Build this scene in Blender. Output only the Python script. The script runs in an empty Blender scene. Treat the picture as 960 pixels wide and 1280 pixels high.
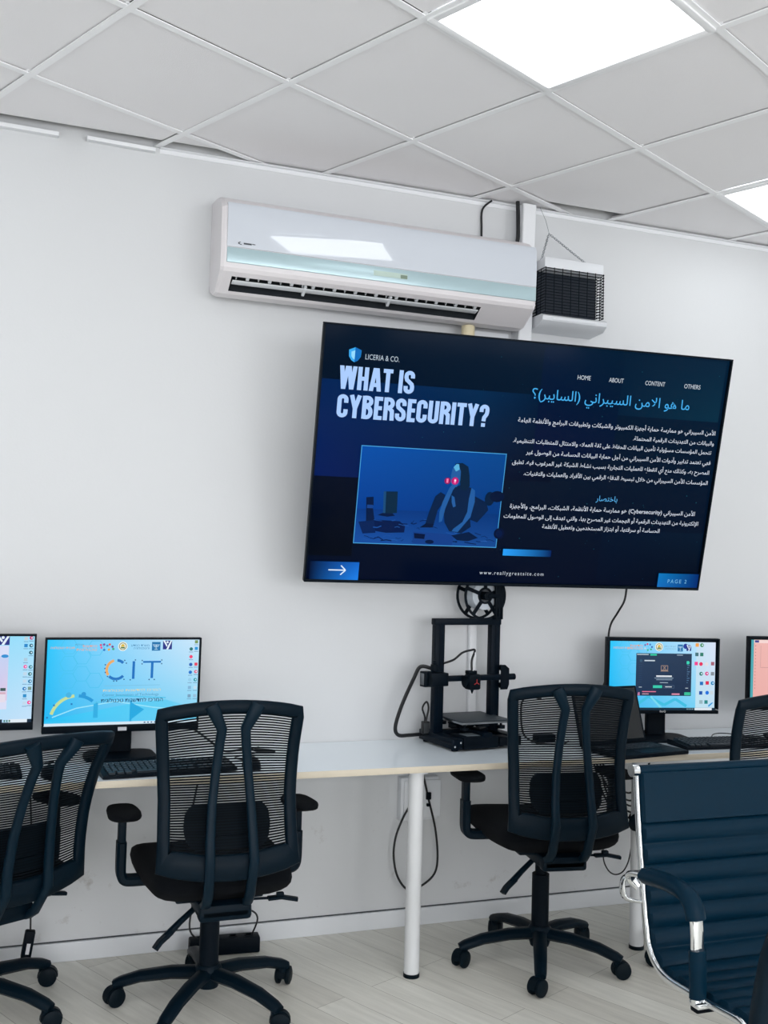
import bpy, bmesh, math, random, unicodedata
from mathutils import Vector, Matrix, Euler
random.seed(7)
sc = bpy.context.scene
C = sc.collection
R = math.radians
PI = math.pi

# ---------------------------------------------------------------- camera
CAMZ = 1.4624
FPX = 1264.465
def cam_axes(yaw, pitch, roll):
    cy, sy, cp, sp = math.cos(yaw), math.sin(yaw), math.cos(pitch), math.sin(pitch)
    f = Vector((sy*cp, cy*cp, sp)); r = Vector((cy, -sy, 0)); u = r.cross(f)
    c, s = math.cos(roll), math.sin(roll)
    return c*r + s*u, -s*r + c*u, f
cr, cu, cf = cam_axes(0.3496, 0.0508, 0.0277)
cam_d = bpy.data.cameras.new('camera')
cam = bpy.data.objects.new('camera', cam_d); C.objects.link(cam)
M = Matrix.Identity(4)
for i in range(3):
    M[i][0], M[i][1], M[i][2] = cr[i], cu[i], -cf[i]
M[2][3] = CAMZ
cam.matrix_world = M
cam_d.sensor_fit = 'HORIZONTAL'; cam_d.sensor_width = 36
cam_d.lens = 36*FPX/960
cam_d.clip_start = .02
sc.camera = cam

# ---------------------------------------------------------------- world, exposure
EXPOSURE = 0.0
SCREEN = 2**(-EXPOSURE)              # screens give off the colours the photo shows
PANEL_POWER = 3.2
FILL_WATTS = 87                        # watts of each area light added as ambient fill behind the camera
sc.view_settings.view_transform = 'Standard'
sc.view_settings.look = 'None'
sc.view_settings.gamma = 1
sc.view_settings.use_curve_mapping = False
sc.view_settings.exposure = EXPOSURE
w = bpy.data.worlds.new('world'); sc.world = w; w.use_nodes = True
w.node_tree.nodes['Background'].inputs[0].default_value = (.9, .95, 1, 1)
w.node_tree.nodes['Background'].inputs[1].default_value = 1.0

# ---------------------------------------------------------------- room numbers
WALL = 3.88          # back wall plane
CEIL = 3.028
LEFT, RIGHT, REAR = -3.0, 5.2, -3.2
ADDED_WINDOWS = [(-2.5, -.3), (.0, 2.2), (2.5, 4.7)]     # x spans of unseen windows, added in the rear wall to admit fill light
WZ0, WZ1 = .55, 2.55
for k, (a, b) in enumerate(ADDED_WINDOWS):
    ld = bpy.data.lights.new('daylight', 'AREA'); ld.shape = 'RECTANGLE'; ld.size = b-a; ld.size_y = WZ1-WZ0  # added area light outside each opening, evens out the room's brightness
    ld.energy = FILL_WATTS; ld.color = (.98, .982, 1)
    lo = bpy.data.objects.new('daylight', ld); C.objects.link(lo); lo.location = ((a+b)/2, REAR-.25, (WZ0+WZ1)/2); lo.rotation_euler = (R(90), 0, 0)
DESK = .75

# ---------------------------------------------------------------- materials
def lin(c):
    return tuple(((x/255)/12.92 if x/255 <= .04045 else ((x/255+.055)/1.055)**2.4) for x in c)
def mat(name, rgb, rough=.5, metal=0, coat=0, bump=0, bscale=200, spec=.5, emit=None, emits=0, vary=0, vscale=3):
    m = bpy.data.materials.new(name); m.use_nodes = True
    nt = m.node_tree; b = nt.nodes['Principled BSDF']
    c = (*lin(rgb), 1)
    b.inputs['Base Color'].default_value = c
    b.inputs['Roughness'].default_value = rough
    b.inputs['Metallic'].default_value = metal
    b.inputs['Coat Weight'].default_value = coat
    b.inputs['Coat Roughness'].default_value = .04
    b.inputs['Specular IOR Level'].default_value = spec
    if emit:
        b.inputs['Emission Color'].default_value = (*lin(emit), 1)
        b.inputs['Emission Strength'].default_value = emits
    tc = nt.nodes.new('ShaderNodeTexCoord')
    if bump:
        n = nt.nodes.new('ShaderNodeTexNoise'); n.inputs['Scale'].default_value = bscale
        n.inputs['Detail'].default_value = 4
        nt.links.new(tc.outputs['Object'], n.inputs['Vector'])
        bp = nt.nodes.new('ShaderNodeBump'); bp.inputs['Strength'].default_value = bump
        bp.inputs['Distance'].default_value = .002
        nt.links.new(n.outputs['Fac'], bp.inputs['Height'])
        nt.links.new(bp.outputs['Normal'], b.inputs['Normal'])
    if vary:
        n = nt.nodes.new('ShaderNodeTexNoise'); n.inputs['Scale'].default_value = vscale
        n.inputs['Detail'].default_value = 5
        nt.links.new(tc.outputs['Object'], n.inputs['Vector'])
        mx = nt.nodes.new('ShaderNodeMix'); mx.data_type = 'RGBA'
        mx.inputs[6].default_value = c
        mx.inputs[7].default_value = (*[x*(1-vary) for x in c[:3]], 1)
        nt.links.new(n.outputs['Fac'], mx.inputs[0])
        nt.links.new(mx.outputs[2], b.inputs['Base Color'])
    return m

def wall_material():
    m = mat('wall_paint', (215, 217, 219), .55, bump=.12, bscale=120)
    nt = m.node_tree; b = nt.nodes['Principled BSDF']
    tc = nt.nodes.new('ShaderNodeTexCoord')
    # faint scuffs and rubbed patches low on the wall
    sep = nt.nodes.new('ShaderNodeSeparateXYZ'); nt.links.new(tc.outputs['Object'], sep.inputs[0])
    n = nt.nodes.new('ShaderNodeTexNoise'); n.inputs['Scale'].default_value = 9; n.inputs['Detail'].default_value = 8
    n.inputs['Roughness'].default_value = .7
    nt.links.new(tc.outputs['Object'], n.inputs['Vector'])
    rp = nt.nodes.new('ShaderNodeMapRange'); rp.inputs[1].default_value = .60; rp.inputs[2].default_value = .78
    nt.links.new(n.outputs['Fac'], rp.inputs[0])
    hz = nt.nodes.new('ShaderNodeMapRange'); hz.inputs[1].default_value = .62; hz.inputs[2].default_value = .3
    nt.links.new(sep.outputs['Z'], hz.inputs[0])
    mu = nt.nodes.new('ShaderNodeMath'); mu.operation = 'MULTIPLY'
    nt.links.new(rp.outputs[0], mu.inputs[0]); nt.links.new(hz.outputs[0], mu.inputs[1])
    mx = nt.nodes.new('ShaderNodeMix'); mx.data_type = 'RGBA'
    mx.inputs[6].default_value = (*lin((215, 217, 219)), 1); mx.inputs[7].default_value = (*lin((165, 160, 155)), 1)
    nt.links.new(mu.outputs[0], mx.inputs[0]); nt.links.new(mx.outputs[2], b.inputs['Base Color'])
    return m

def floor_material():
    m = mat('grey_oak_planks', (170, 164, 154), .42)
    nt = m.node_tree; b = nt.nodes['Principled BSDF']
    tc = nt.nodes.new('ShaderNodeTexCoord')
    mp = nt.nodes.new('ShaderNodeMapping'); mp.inputs['Rotation'].default_value = (0, 0, R(-115.6))
    nt.links.new(tc.outputs['Object'], mp.inputs[0])
    br = nt.nodes.new('ShaderNodeTexBrick')
    br.offset = .37; br.inputs['Scale'].default_value = 1
    br.inputs['Brick Width'].default_value = 1.25; br.inputs['Row Height'].default_value = .128
    br.inputs['Mortar Size'].default_value = .0012; br.inputs['Mortar Smooth'].default_value = .3
    br.inputs['Color1'].default_value = (*lin((248, 246, 237)), 1)
    br.inputs['Color2'].default_value = (*lin((232, 229, 219)), 1)
    br.inputs['Mortar'].default_value = (*lin((180, 176, 165)), 1)
    nt.links.new(mp.outputs[0], br.inputs['Vector'])
    st = nt.nodes.new('ShaderNodeMapping'); st.inputs['Scale'].default_value = (2.2, 26, 1)
    nt.links.new(mp.outputs[0], st.inputs[0])
    g = nt.nodes.new('ShaderNodeTexNoise'); g.inputs['Scale'].default_value = 1.6; g.inputs['Detail'].default_value = 7
    g.inputs['Roughness'].default_value = .62
    nt.links.new(st.outputs[0], g.inputs['Vector'])
    rp = nt.nodes.new('ShaderNodeMapRange'); rp.inputs[1].default_value = .35; rp.inputs[2].default_value = .7
    nt.links.new(g.outputs['Fac'], rp.inputs[0])
    mx = nt.nodes.new('ShaderNodeMix'); mx.data_type = 'RGBA'; mx.blend_type = 'MULTIPLY'
    nt.links.new(br.outputs['Color'], mx.inputs[6])
    gr = nt.nodes.new('ShaderNodeMix'); gr.data_type = 'RGBA'
    gr.inputs[6].default_value = (1.0, 1.0, 1.0, 1); gr.inputs[7].default_value = (.80, .80, .785, 1)
    nt.links.new(rp.outputs[0], gr.inputs[0])
    nt.links.new(gr.outputs[2], mx.inputs[7]); mx.inputs[0].default_value = .8
    nt.links.new(mx.outputs[2], b.inputs['Base Color'])
    return m

M_wall = wall_material()
M_floor = floor_material()
M_ceil = mat('ceiling_tile', (240, 239, 241), .9, bump=.25, bscale=260, vary=.03)
M_grid = mat('white_grid_metal', (246, 247, 249), .45)
M_void = mat('dark_void', (24, 28, 33), .9)
M_trim = mat('white_trim', (236, 238, 241), .5)
M_base = mat('baseboard_white', (232, 235, 239), .45)
M_white = mat('white_plastic', (226, 229, 233), .35)
M_gloss = mat('white_gloss_plastic', (208, 214, 223), .03, coat=1, spec=.7)
M_acside = mat('warm_white_plastic', (226, 222, 224), .4)
M_silver = mat('pale_silver_band', (178, 202, 208), .28, metal=.25)
M_dark = mat('dark_plastic', (3, 14, 24), .5, spec=.1)
M_recess = mat('dark_recess', (28, 34, 40), .7)
M_blk = mat('black_plastic', (5, 22, 33), .42, spec=.1, bump=.1, bscale=900)
M_blk2 = mat('black_strut_plastic', (7, 29, 42), .4, spec=.12, bump=.1, bscale=900)
M_fab = mat('black_fabric', (4, 8, 14), .95, bump=.5, bscale=1200, spec=.2)
M_net = mat('black_mesh', (3, 10, 17), .8, spec=.1)
M_leather = mat('black_leather', (3, 36, 54), .38, spec=.1, bump=.25, bscale=420)
M_chrome = mat('chrome', (225, 228, 230), .08, metal=1)
M_alu = mat('dark_anodised_metal', (3, 16, 28), .42, spec=.1)
M_desk = mat('white_laminate', (240, 249, 255), .2, vary=.02)
M_edge = mat('birch_edge', (220, 210, 190), .55, vary=.12, vscale=14)
M_leg = mat('white_powder_coat', (226, 228, 230), .4)
M_rub = mat('black_rubber', (4, 19, 28), .5, spec=.12)
M_cord = mat('black_cable', (10, 13, 18), .5)
M_beige = mat('beige_plastic', (222, 210, 176), .5)
M_steel = mat('steel', (150, 155, 160), .3, metal=1)
M_key = mat('black_keycap', (24, 36, 46), .45)
M_plate = mat('dark_build_plate', (44, 54, 62), .5, bump=.2, bscale=700)
M_mark = mat('grey_mark', (70, 75, 82), .6)
M_lab = mat('white_sticker', (222, 222, 226), .5)
M_filament = mat('pale_filament', (196, 204, 212), .5)
M_red = mat('red_mark', (190, 50, 50), .5)
M_lamp = bpy.data.materials.new('lamp_diffuser'); M_lamp.use_nodes = True
_b = M_lamp.node_tree.nodes['Principled BSDF']
_b.inputs['Base Color'].default_value = (.9, .9, .9, 1)
_b.inputs['Emission Color'].default_value = (.93, .97, 1, 1)
_b.inputs['Emission Strength'].default_value = PANEL_POWER

def screen_material(name, rough, spec):
    m = bpy.data.materials.new(name); m.use_nodes = True
    nt = m.node_tree; b = nt.nodes['Principled BSDF']
    b.inputs['Base Color'].default_value = (.0012, .0015, .002, 1)
    b.inputs['Roughness'].default_value = rough
    b.inputs['Specular IOR Level'].default_value = spec
    a = nt.nodes.new('ShaderNodeAttribute'); a.attribute_name = 'glow'
    nt.links.new(a.outputs['Color'], b.inputs['Emission Color'])
    b.inputs['Emission Strength'].default_value = SCREEN
    return m
M_screen = screen_material('matte_screen', .5, .25)
M_tvscreen = screen_material('glossy_screen', .10, .03)

# ---------------------------------------------------------------- mesh helpers
class MB:
    def __init__(s, M=None):
        s.bm = bmesh.new(); s.M = M or Matrix.Identity(4)
    def _merge(s, t, M=None):
        mm = s.M @ (M or Matrix.Identity(4))
        vs = {v: s.bm.verts.new(mm @ v.co) for v in t.verts}
        for f in t.faces:
            try:
                nf = s.bm.faces.new([vs[v] for v in f.verts]); nf.material_index = f.material_index
            except ValueError:
                pass
        t.free()
    def box(s, c, d, rot=None, bev=0, seg=2, mi=0):
        t = bmesh.new(); bmesh.ops.create_cube(t, size=1)
        for v in t.verts: v.co = Vector((v.co.x*d[0], v.co.y*d[1], v.co.z*d[2]))
        if bev:
            bmesh.ops.bevel(t, geom=t.edges[:], offset=bev, segments=seg, profile=.5, affect='EDGES')
        for f in t.faces: f.material_index = mi
        m = Matrix.Translation(c)
        if rot is not None: m = m @ Euler(rot).to_matrix().to_4x4()
        s._merge(t, m); return s
    def loft(s, rings, closed=True, cap=True, loop=False, mi=0):
        vs = [[s.bm.verts.new(s.M @ Vector(p)) for p in r] for r in rings]
        n = len(vs[0]); k = len(vs)
        for i in range(k if loop else k-1):
            a, b = vs[i], vs[(i+1) % k]
            for j in range(n if closed else n-1):
                j2 = (j+1) % n
                try: s.bm.faces.new((a[j], a[j2], b[j2], b[j])).material_index = mi
                except ValueError: pass
        if cap and not loop and closed:
            s.bm.faces.new(vs[0][::-1]).material_index = mi
            s.bm.faces.new(vs[-1]).material_index = mi
        return s
    def tube(s, pts, r, n=8, loop=False):
        P = [Vector(p) for p in pts]; k = len(P); rings = []; up = None
        for i in range(k):
            a = P[(i-1) % k] if (loop or i) else P[0]; b = P[(i+1) % k] if (loop or i < k-1) else P[-1]
            t = (b-a).normalized()
            if up is None:
                up = Vector((0, 0, 1)) if abs(t.z) < .9 else Vector((1, 0, 0))
            u = (up - t*up.dot(t)).normalized(); v = t.cross(u); up = u
            rr = r[i] if isinstance(r, (list, tuple)) else r
            rings.append([P[i] + rr*(math.cos(q)*u + math.sin(q)*v) for q in (2*PI*j/n for j in range(n))])
        return s.loft(rings, loop=loop)
    def sweep(s, pts, prof, side, loop=False, scale=None):
        """profile (a,b) swept along pts; a runs along `side`, b along tangent x side"""
        P = [Vector(p) for p in pts]; k = len(P); rings = []
        for i in range(k):
            a = P[(i-1) % k] if (loop or i) else P[0]; b = P[(i+1) % k] if (loop or i < k-1) else P[-1]
            t = (b-a).normalized()
            sd = Vector(side[i]) if isinstance(side, list) else Vector(side)
            sd = (sd - t*sd.dot(t)).normalized(); nn = t.cross(sd)
            q = scale[i] if scale else 1
            rings.append([P[i] + x*q*sd + y*q*nn for x, y in prof])
        return s.loft(rings, loop=loop)
    def cyl(s, a, b, r0, r1=None, n=20):
        return s.tube([a, b], [r0, r0 if r1 is None else r1], n)
    def lathe(s, prof, n=24, M=None):
        o = s.M
        if M is not None: s.M = o @ M
        s.loft([[(r*math.cos(2*PI*j/n), r*math.sin(2*PI*j/n), z) for j in range(n)] for r, z in prof], cap=prof[0] != prof[-1])
        s.M = o; return s
    def prism(s, poly, z0, z1, M=None, mi=0):
        o = s.M
        if M is not None: s.M = o @ M
        s.loft([[(x, y, z0) for x, y in poly], [(x, y, z1) for x, y in poly]], mi=mi)
        s.M = o; return s
    def quad(s, *pts, mi=0):
        f = s.bm.faces.new([s.bm.verts.new(s.M @ Vector(p)) for p in pts]); f.material_index = mi
        return s
    def build(s, name, m, parent=None, smooth=35):
        me = bpy.data.meshes.new(name)
        bmesh.ops.recalc_face_normals(s.bm, faces=s.bm.faces[:])
        s.bm.to_mesh(me); s.bm.free()
        for x in (m if isinstance(m, (list, tuple)) else [m]): me.materials.append(x)
        if smooth:
            me.polygons.foreach_set('use_smooth', [True]*len(me.polygons))
            me.set_sharp_from_angle(angle=R(smooth))
        o = bpy.data.objects.new(name, me); C.objects.link(o)
        if parent: o.parent = parent
        return o
def rect(a, b, bev=0):
    if not bev: return [(-a/2, -b/2), (a/2, -b/2), (a/2, b/2), (-a/2, b/2)]
    x, y = a/2, b/2
    return [(-x+bev, -y), (x-bev, -y), (x, -y+bev), (x, y-bev), (x-bev, y), (-x+bev, y), (-x, y-bev), (-x, -y+bev)]
def smooth_path(pts, n=6, loop=False):
    """Catmull-Rom through the points"""
    P = [Vector(p) for p in pts]; k = len(P); out = []
    for i in range(k if loop else k-1):
        if loop: p0, p1, p2, p3 = P[i-1], P[i], P[(i+1) % k], P[(i+2) % k]
        else: p0, p1, p2, p3 = P[max(i-1, 0)], P[i], P[i+1], P[min(i+2, k-1)]
        for j in range(n):
            t = j/n
            out.append(.5*((2*p1) + (p2-p0)*t + (2*p0-5*p1+4*p2-p3)*t*t + (3*p1-p0-3*p2+p3)*t**3))
    if not loop: out.append(P[-1])
    return out
def interp(x, xs, ys):
    if x <= xs[0]: return ys[0]
    for i in range(len(xs)-1):
        if x <= xs[i+1]:
            t = (x-xs[i])/(xs[i+1]-xs[i]); 
            return ys[i] + (ys[i+1]-ys[i])*t
    return ys[-1]

def tag(o, label, cat, group=None, kind=None):
    o['label'] = label; o['category'] = cat
    if group: o['group'] = group
    if kind: o['kind'] = kind
    return o
def thing(name, label, cat, loc=(0, 0, 0), rot=(0, 0, 0), group=None):
    o = bpy.data.objects.new(name, None); C.objects.link(o)
    o.empty_display_size = .1; o.location = loc; o.rotation_euler = rot
    return tag(o, label, cat, group)
def struct(mb, name, m, smooth=0):
    o = mb.build(name, m, None, smooth); o['kind'] = 'structure'; return o
def copy_tree(o, parent=None):
    c = o.copy(); C.objects.link(c)
    if parent: c.parent = parent
    for ch in [x for x in list(bpy.data.objects) if x.parent == o]:
        copy_tree(ch, c)
    return c
def kids(o, stem):
    return [x for x in bpy.data.objects if x.parent == o and x.name.split('.')[0] == stem]

# ---------------------------------------------------------------- lettering and screen pictures
_txt = {}
def text_mesh(s, bold=0, sp=1):
    key = (s, bold, sp)
    if key in _txt: return _txt[key]
    cu_ = bpy.data.curves.new('lettering', 'FONT'); cu_.body = s; cu_.resolution_u = 3; cu_.offset = bold; cu_.space_character = sp
    o = bpy.data.objects.new('lettering', cu_); C.objects.link(o)
    bpy.context.view_layer.update()
    me = bpy.data.meshes.new_from_object(o.evaluated_get(bpy.context.evaluated_depsgraph_get()))
    V = [(v.co.x, v.co.y) for v in me.vertices]; F = [tuple(p.vertices) for p in me.polygons]
    bpy.data.objects.remove(o); bpy.data.curves.remove(cu_); bpy.data.meshes.remove(me)
    x0 = min(v[0] for v in V); x1 = max(v[0] for v in V)
    _txt[key] = ([(x-x0, y) for x, y in V], F, x1-x0)
    return _txt[key]
FORMS = {}
for cp in list(range(0xFE80, 0xFEFD)):
    d = unicodedata.decomposition(chr(cp)).split()
    if len(d) >= 2:
        FORMS[(tuple(int(x, 16) for x in d[1:]), d[0])] = chr(cp)
def arabic(s):
    """joined letter forms in left-to-right drawing order"""
    out = []; words_ = s.split(' ')
    def shape(wd):
        L = []; i = 0
        while i < len(wd):
            if wd[i] == '\u0644' and i+1 < len(wd) and ((0x644, ord(wd[i+1])), '<isolated>') in FORMS:
                L.append((0x644, ord(wd[i+1]))); i += 2
            else: L.append((ord(wd[i]),)); i += 1
        has = lambda k, f: (k, f) in FORMS
        joins_next = [has(k, '<initial>') for k in L]
        joins_prev = [has(k, '<final>') for k in L]
        r = []
        for j, k in enumerate(L):
            p = j > 0 and joins_next[j-1] and joins_prev[j]
            n = j < len(L)-1 and joins_next[j] and joins_prev[j+1]
            f = '<medial>' if p and n else '<final>' if p else '<initial>' if n else '<isolated>'
            r.append(FORMS.get((k, f)) or FORMS.get((k, '<isolated>')) or ''.join(chr(x) for x in k))
        return r
    sw = {'(': ')', ')': '('}
    for wd in words_:
        if any('a' <= c.lower() <= 'z' for c in wd):
            out.append(wd)
        else:
            out.append(''.join(sw.get(g, g) for g in reversed(shape(wd))))
    return ' '.join(reversed(out))
def hebrew(s): return s[::-1]

class Canvas:
    """a flat picture shown by a screen: colours are the light each point gives off"""
    def __init__(s): s.V = []; s.F = []; s.c = []; s.layer = 0
    def poly(s, pts, col):
        s.layer += 1; b = len(s.V); cols = col if isinstance(col, list) else [col]*len(pts)
        s.V += [(x, y, s.layer) for x, y in pts]; s.c += [lin(q) for q in cols]
        s.F.append(tuple(range(b, b+len(pts)))); return s
    def rect(s, x0, y0, x1, y1, col):
        if isinstance(col, tuple) and isinstance(col[0], tuple): col = [col[0], col[1], col[1], col[0]]
        return s.poly([(x0, y0), (x1, y0), (x1, y1), (x0, y1)], col)
    def grad(s, x0, y0, x1, y1, bl, br, tr, tl, n=10):
        """smooth blend of four corner colours"""
        s.layer += 1; b = len(s.V)
        cs = [lin(q) for q in (bl, br, tr, tl)]
        for j in range(n+1):
            for i in range(n+1):
                u, v = i/n, j/n
                s.V.append((x0+(x1-x0)*u, y0+(y1-y0)*v, s.layer))
                s.c.append(tuple((cs[0][k]*(1-u)+cs[1][k]*u)*(1-v)+(cs[3][k]*(1-u)+cs[2][k]*u)*v for k in range(3)))
        for j in range(n):
            for i in range(n):
                a = b+j*(n+1)+i; s.F.append((a, a+1, a+n+2, a+n+1))
        return s
    def disc(s, x, y, r, col, n=20, ry=None):
        return s.poly([(x+r*math.cos(2*PI*k/n), y+(ry or r)*math.sin(2*PI*k/n)) for k in range(n)], col)
    def line(s, pts, wd, col):
        s.layer += 1
        for (x0, y0), (x1, y1) in zip(pts, pts[1:]):
            d = math.hypot(x1-x0, y1-y0) or 1; nx, ny = -(y1-y0)/d*wd/2, (x1-x0)/d*wd/2
            b = len(s.V)
            s.V += [(x, y, s.layer) for x, y in ((x0-nx, y0-ny), (x1-nx, y1-ny), (x1+nx, y1+ny), (x0+nx, y0+ny))]
            s.c += [lin(col)]*4; s.F.append((b, b+1, b+2, b+3))
        return s
    def arc(s, x, y, r, a0, a1, wd, col, n=16):
        return s.line([(x+r*math.cos(R(a0+(a1-a0)*k/n)), y+r*math.sin(R(a0+(a1-a0)*k/n))) for k in range(n+1)], wd, col)
    def text(s, t, x, y, width=None, h=None, col=(255, 255, 255), bold=0, right=None, sp=1):
        V, F, W = text_mesh(t, bold, sp)
        sx = (width/W) if width else h/.69
        sy = (h/.69) if h else sx
        if right is not None: x = right - W*sx
        s.layer += 1; b = len(s.V); c = lin(col)
        s.V += [(x+a*sx, y+q*sy, s.layer) for a, q in V]; s.c += [c]*len(V)
        s.F += [tuple(b+i for i in f) for f in F]; return s
    def block(s, t, x, y, width, h, col):
        """heavy condensed capitals drawn stroke by stroke (unit height, mitre free arcs)"""
        k = .172; g = .05; a = k/2; Wd = .44
        def bowl(cx, cy, rx, ry, a0, a1, n=8): return [(cx+rx*math.cos(R(a0+(a1-a0)*q/n)), cy+ry*math.sin(R(a0+(a1-a0)*q/n))) for q in range(n+1)]
        r = (Wd-k)/2; m = Wd/2; ry = .135
        G = {'I': (k, [[(a, 0), (a, 1)]]),
         'H': (Wd, [[(a, 0), (a, 1)], [(Wd-a, 0), (Wd-a, 1)], [(a, .5), (Wd-a, .5)]]),
         'T': (.40, [[(0, 1-a), (.40, 1-a)], [(.20, 0), (.20, 1)]]),
         'E': (.34, [[(a, 0), (a, 1)], [(0, 1-a*.95), (.34, 1-a*.95)], [(0, a*.95), (.34, a*.95)], [(0, .51), (.32, .51)]]),
         'A': (.50, [[(.085, 0), (.215, 1)], [(.415, 0), (.285, 1)], [(.13, .27), (.37, .27)]]),
         'W': (.70, [[(.08, 1), (.185, 0)], [(.185, 0), (.32, 1)], [(.38, 1), (.515, 0)], [(.515, 0), (.62, 1)]]),
         'Y': (.47, [[(.075, 1), (.235, .42)], [(.395, 1), (.235, .42)], [(.235, 0), (.235, .5)]]),
         'U': (Wd, [[(a, 1)] + bowl(m, a+ry, r, ry, 180, 360) + [(Wd-a, 1)]]),
         'C': (Wd, [[(Wd-a, .64)] + bowl(m, 1-a-ry, r, ry, 0, 180) + bowl(m, a+ry, r, ry, 180, 360) + [(Wd-a, .36)]]),
         'S': (Wd, [[(Wd-a, .68)] + bowl(m, 1-a-ry, r, ry, 0, 180) + [(a, .70), (a+.03, .60), (Wd-a-.03, .42), (Wd-a, .32)] + bowl(m, a+ry, r, ry, 0, -180) + [(a, .33)]]),
         'B': (Wd, [[(a, 0), (a, 1)], [(a, 1-a*.9)] + bowl(m-.01, .765, r+.01, .158, 90, -90) + [(a, .53)], [(a, .53)] + bowl(m-.01, .30, r+.01, .222, 90, -90) + [(a, a*.9)]]),
         'R': (Wd, [[(a, 0), (a, 1)], [(a, 1-a*.9)] + bowl(m-.01, .745, r+.01, .175, 90, -90) + [(a, .50)], [(m+.02, .52), (Wd-a-.01, .42), (Wd-a, .30), (Wd-a+.01, 0)]]),
         '?': (.42, [[(a, .66)] + bowl(.21, 1-a-ry, .125, ry, 180, 0) + [(.42-a, .66), (.42-a-.02, .56), (.225, .42), (.21, .25)], [(.21, 0), (.21, .165)]]),
         ' ': (.16, [])}
        W_ = sum(G[q][0]+g for q in t)-g; sx = width/W_; s.layer += 1; c_ = lin(col)
        for q in t:
            wq, strokes = G[q]
            for st in strokes:
                P = [Vector(p) for p in st]; n = len(P); off = []
                for i in range(n):
                    d0 = (P[i]-P[i-1]).normalized() if i else (P[1]-P[0]).normalized()
                    d1 = (P[i+1]-P[i]).normalized() if i < n-1 else d0
                    d = (d0+d1).normalized(); f = a/max(.6, d.dot(d0)); off.append(Vector((-d.y, d.x))*f)
                if abs(P[-1].y-P[0].y) > .9 and n == 2 and abs(P[0].x-P[1].x) > .02: off = [Vector((a*1.02, 0)) if P[0].y > P[1].y else Vector((-a*1.02, 0))]*2
                b = len(s.V)
                for p, o in zip(P, off):
                    for e in (p+o, p-o): s.V.append((x+e.x*sx, y+e.y*h, s.layer)); s.c.append(c_)
                for i in range(n-1): s.F.append((b+2*i, b+2*i+1, b+2*i+3, b+2*i+2))
            x += (wq+g)*sx
        return s
    def build(s, name, m, parent, M_, step=.00008):
        me = bpy.data.meshes.new(name)
        me.from_pydata([M_ @ Vector((x, -z*step, y)) for x, y, z in s.V], [], s.F)
        at = me.attributes.new('glow', 'FLOAT_COLOR', 'POINT')
        for i, c in enumerate(s.c): at.data[i].color = (*c, 1)
        me.materials.append(m)
        o = bpy.data.objects.new(name, me); C.objects.link(o); o.parent = parent
        return o

# ================================================================= THE SETTING
def clip(poly, fn):
    """keep the part of a 2D polygon where fn(p) >= 0"""
    out = []
    for i, p in enumerate(poly):
        q = poly[(i+1) % len(poly)]; a, b = fn(p), fn(q)
        if a >= 0: out.append(p)
        if (a >= 0) != (b >= 0):
            t = a/(a-b); out.append((p[0]+(q[0]-p[0])*t, p[1]+(q[1]-p[1])*t))
    return out
def room_clip(poly, e=.003):
    for f in (lambda p: WALL-e-p[1], lambda p: p[1]-REAR-e, lambda p: p[0]-LEFT-e, lambda p: RIGHT-e-p[0]):
        poly = clip(poly, f)
        if len(poly) < 3: return None
    return poly

mb = MB(); mb.box(((LEFT+RIGHT)/2, (REAR+WALL)/2, -.05), (RIGHT-LEFT+.3, WALL-REAR+.3, .1)); struct(mb, 'floor', M_floor)
TOP = 3.3
mb = MB(); mb.box(((LEFT+RIGHT)/2, WALL+.075, TOP/2), (RIGHT-LEFT+.3, .15, TOP)); struct(mb, 'wall_back', M_wall)
mb = MB(); mb.box((LEFT-.075, (REAR+WALL)/2, TOP/2), (.15, WALL-REAR, TOP)); struct(mb, 'wall_left', M_wall)
mb = MB(); mb.box((RIGHT+.075, (REAR+WALL)/2, TOP/2), (.15, WALL-REAR, TOP)); struct(mb, 'wall_right', M_wall)
mb = MB()
xs = [LEFT-.15]
for a, b in ADDED_WINDOWS: xs += [a, b]
xs.append(RIGHT+.15)
for a, b in zip(xs[::2], xs[1::2]): mb.box(((a+b)/2, REAR-.075, TOP/2), (b-a, .15, TOP))
for a, b in ADDED_WINDOWS:
    mb.box(((a+b)/2, REAR-.075, WZ0/2), (b-a, .15, WZ0)); mb.box(((a+b)/2, REAR-.075, (WZ1+TOP)/2), (b-a, .15, TOP-WZ1))
struct(mb, 'wall_front', M_wall)
M_pane = bpy.data.materials.new('window_glass'); M_pane.use_nodes = True
_n = M_pane.node_tree; _n.nodes.remove(_n.nodes['Principled BSDF'])
_t = _n.nodes.new('ShaderNodeBsdfTransparent'); _g = _n.nodes.new('ShaderNodeBsdfGlossy'); _g.inputs['Roughness'].default_value = .02
_m = _n.nodes.new('ShaderNodeMixShader'); _m.inputs[0].default_value = .06
_n.links.new(_t.outputs[0], _m.inputs[1]); _n.links.new(_g.outputs[0], _m.inputs[2]); _n.links.new(_m.outputs[0], _n.nodes['Material Output'].inputs[0])
for k, (a, b) in enumerate(ADDED_WINDOWS):  # unseen window frames and panes, put in to carry the ambient fill
    mb = MB(); m_ = (a+b)/2
    for x in (a+.025, m_, b-.025): mb.box((x, REAR-.06, (WZ0+WZ1)/2), (.05, .06, WZ1-WZ0))
    for z in (WZ0+.025, WZ1-.025): mb.box((m_, REAR-.06, z), (b-a, .06, .05))
    fo = struct(mb, 'window_%d' % (k+1), M_trim)
    mb = MB(); mb.box((m_, REAR-.06, (WZ0+WZ1)/2), (b-a-.06, .006, WZ1-WZ0-.06)); mb.build('pane', M_pane, fo, 0)

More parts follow.
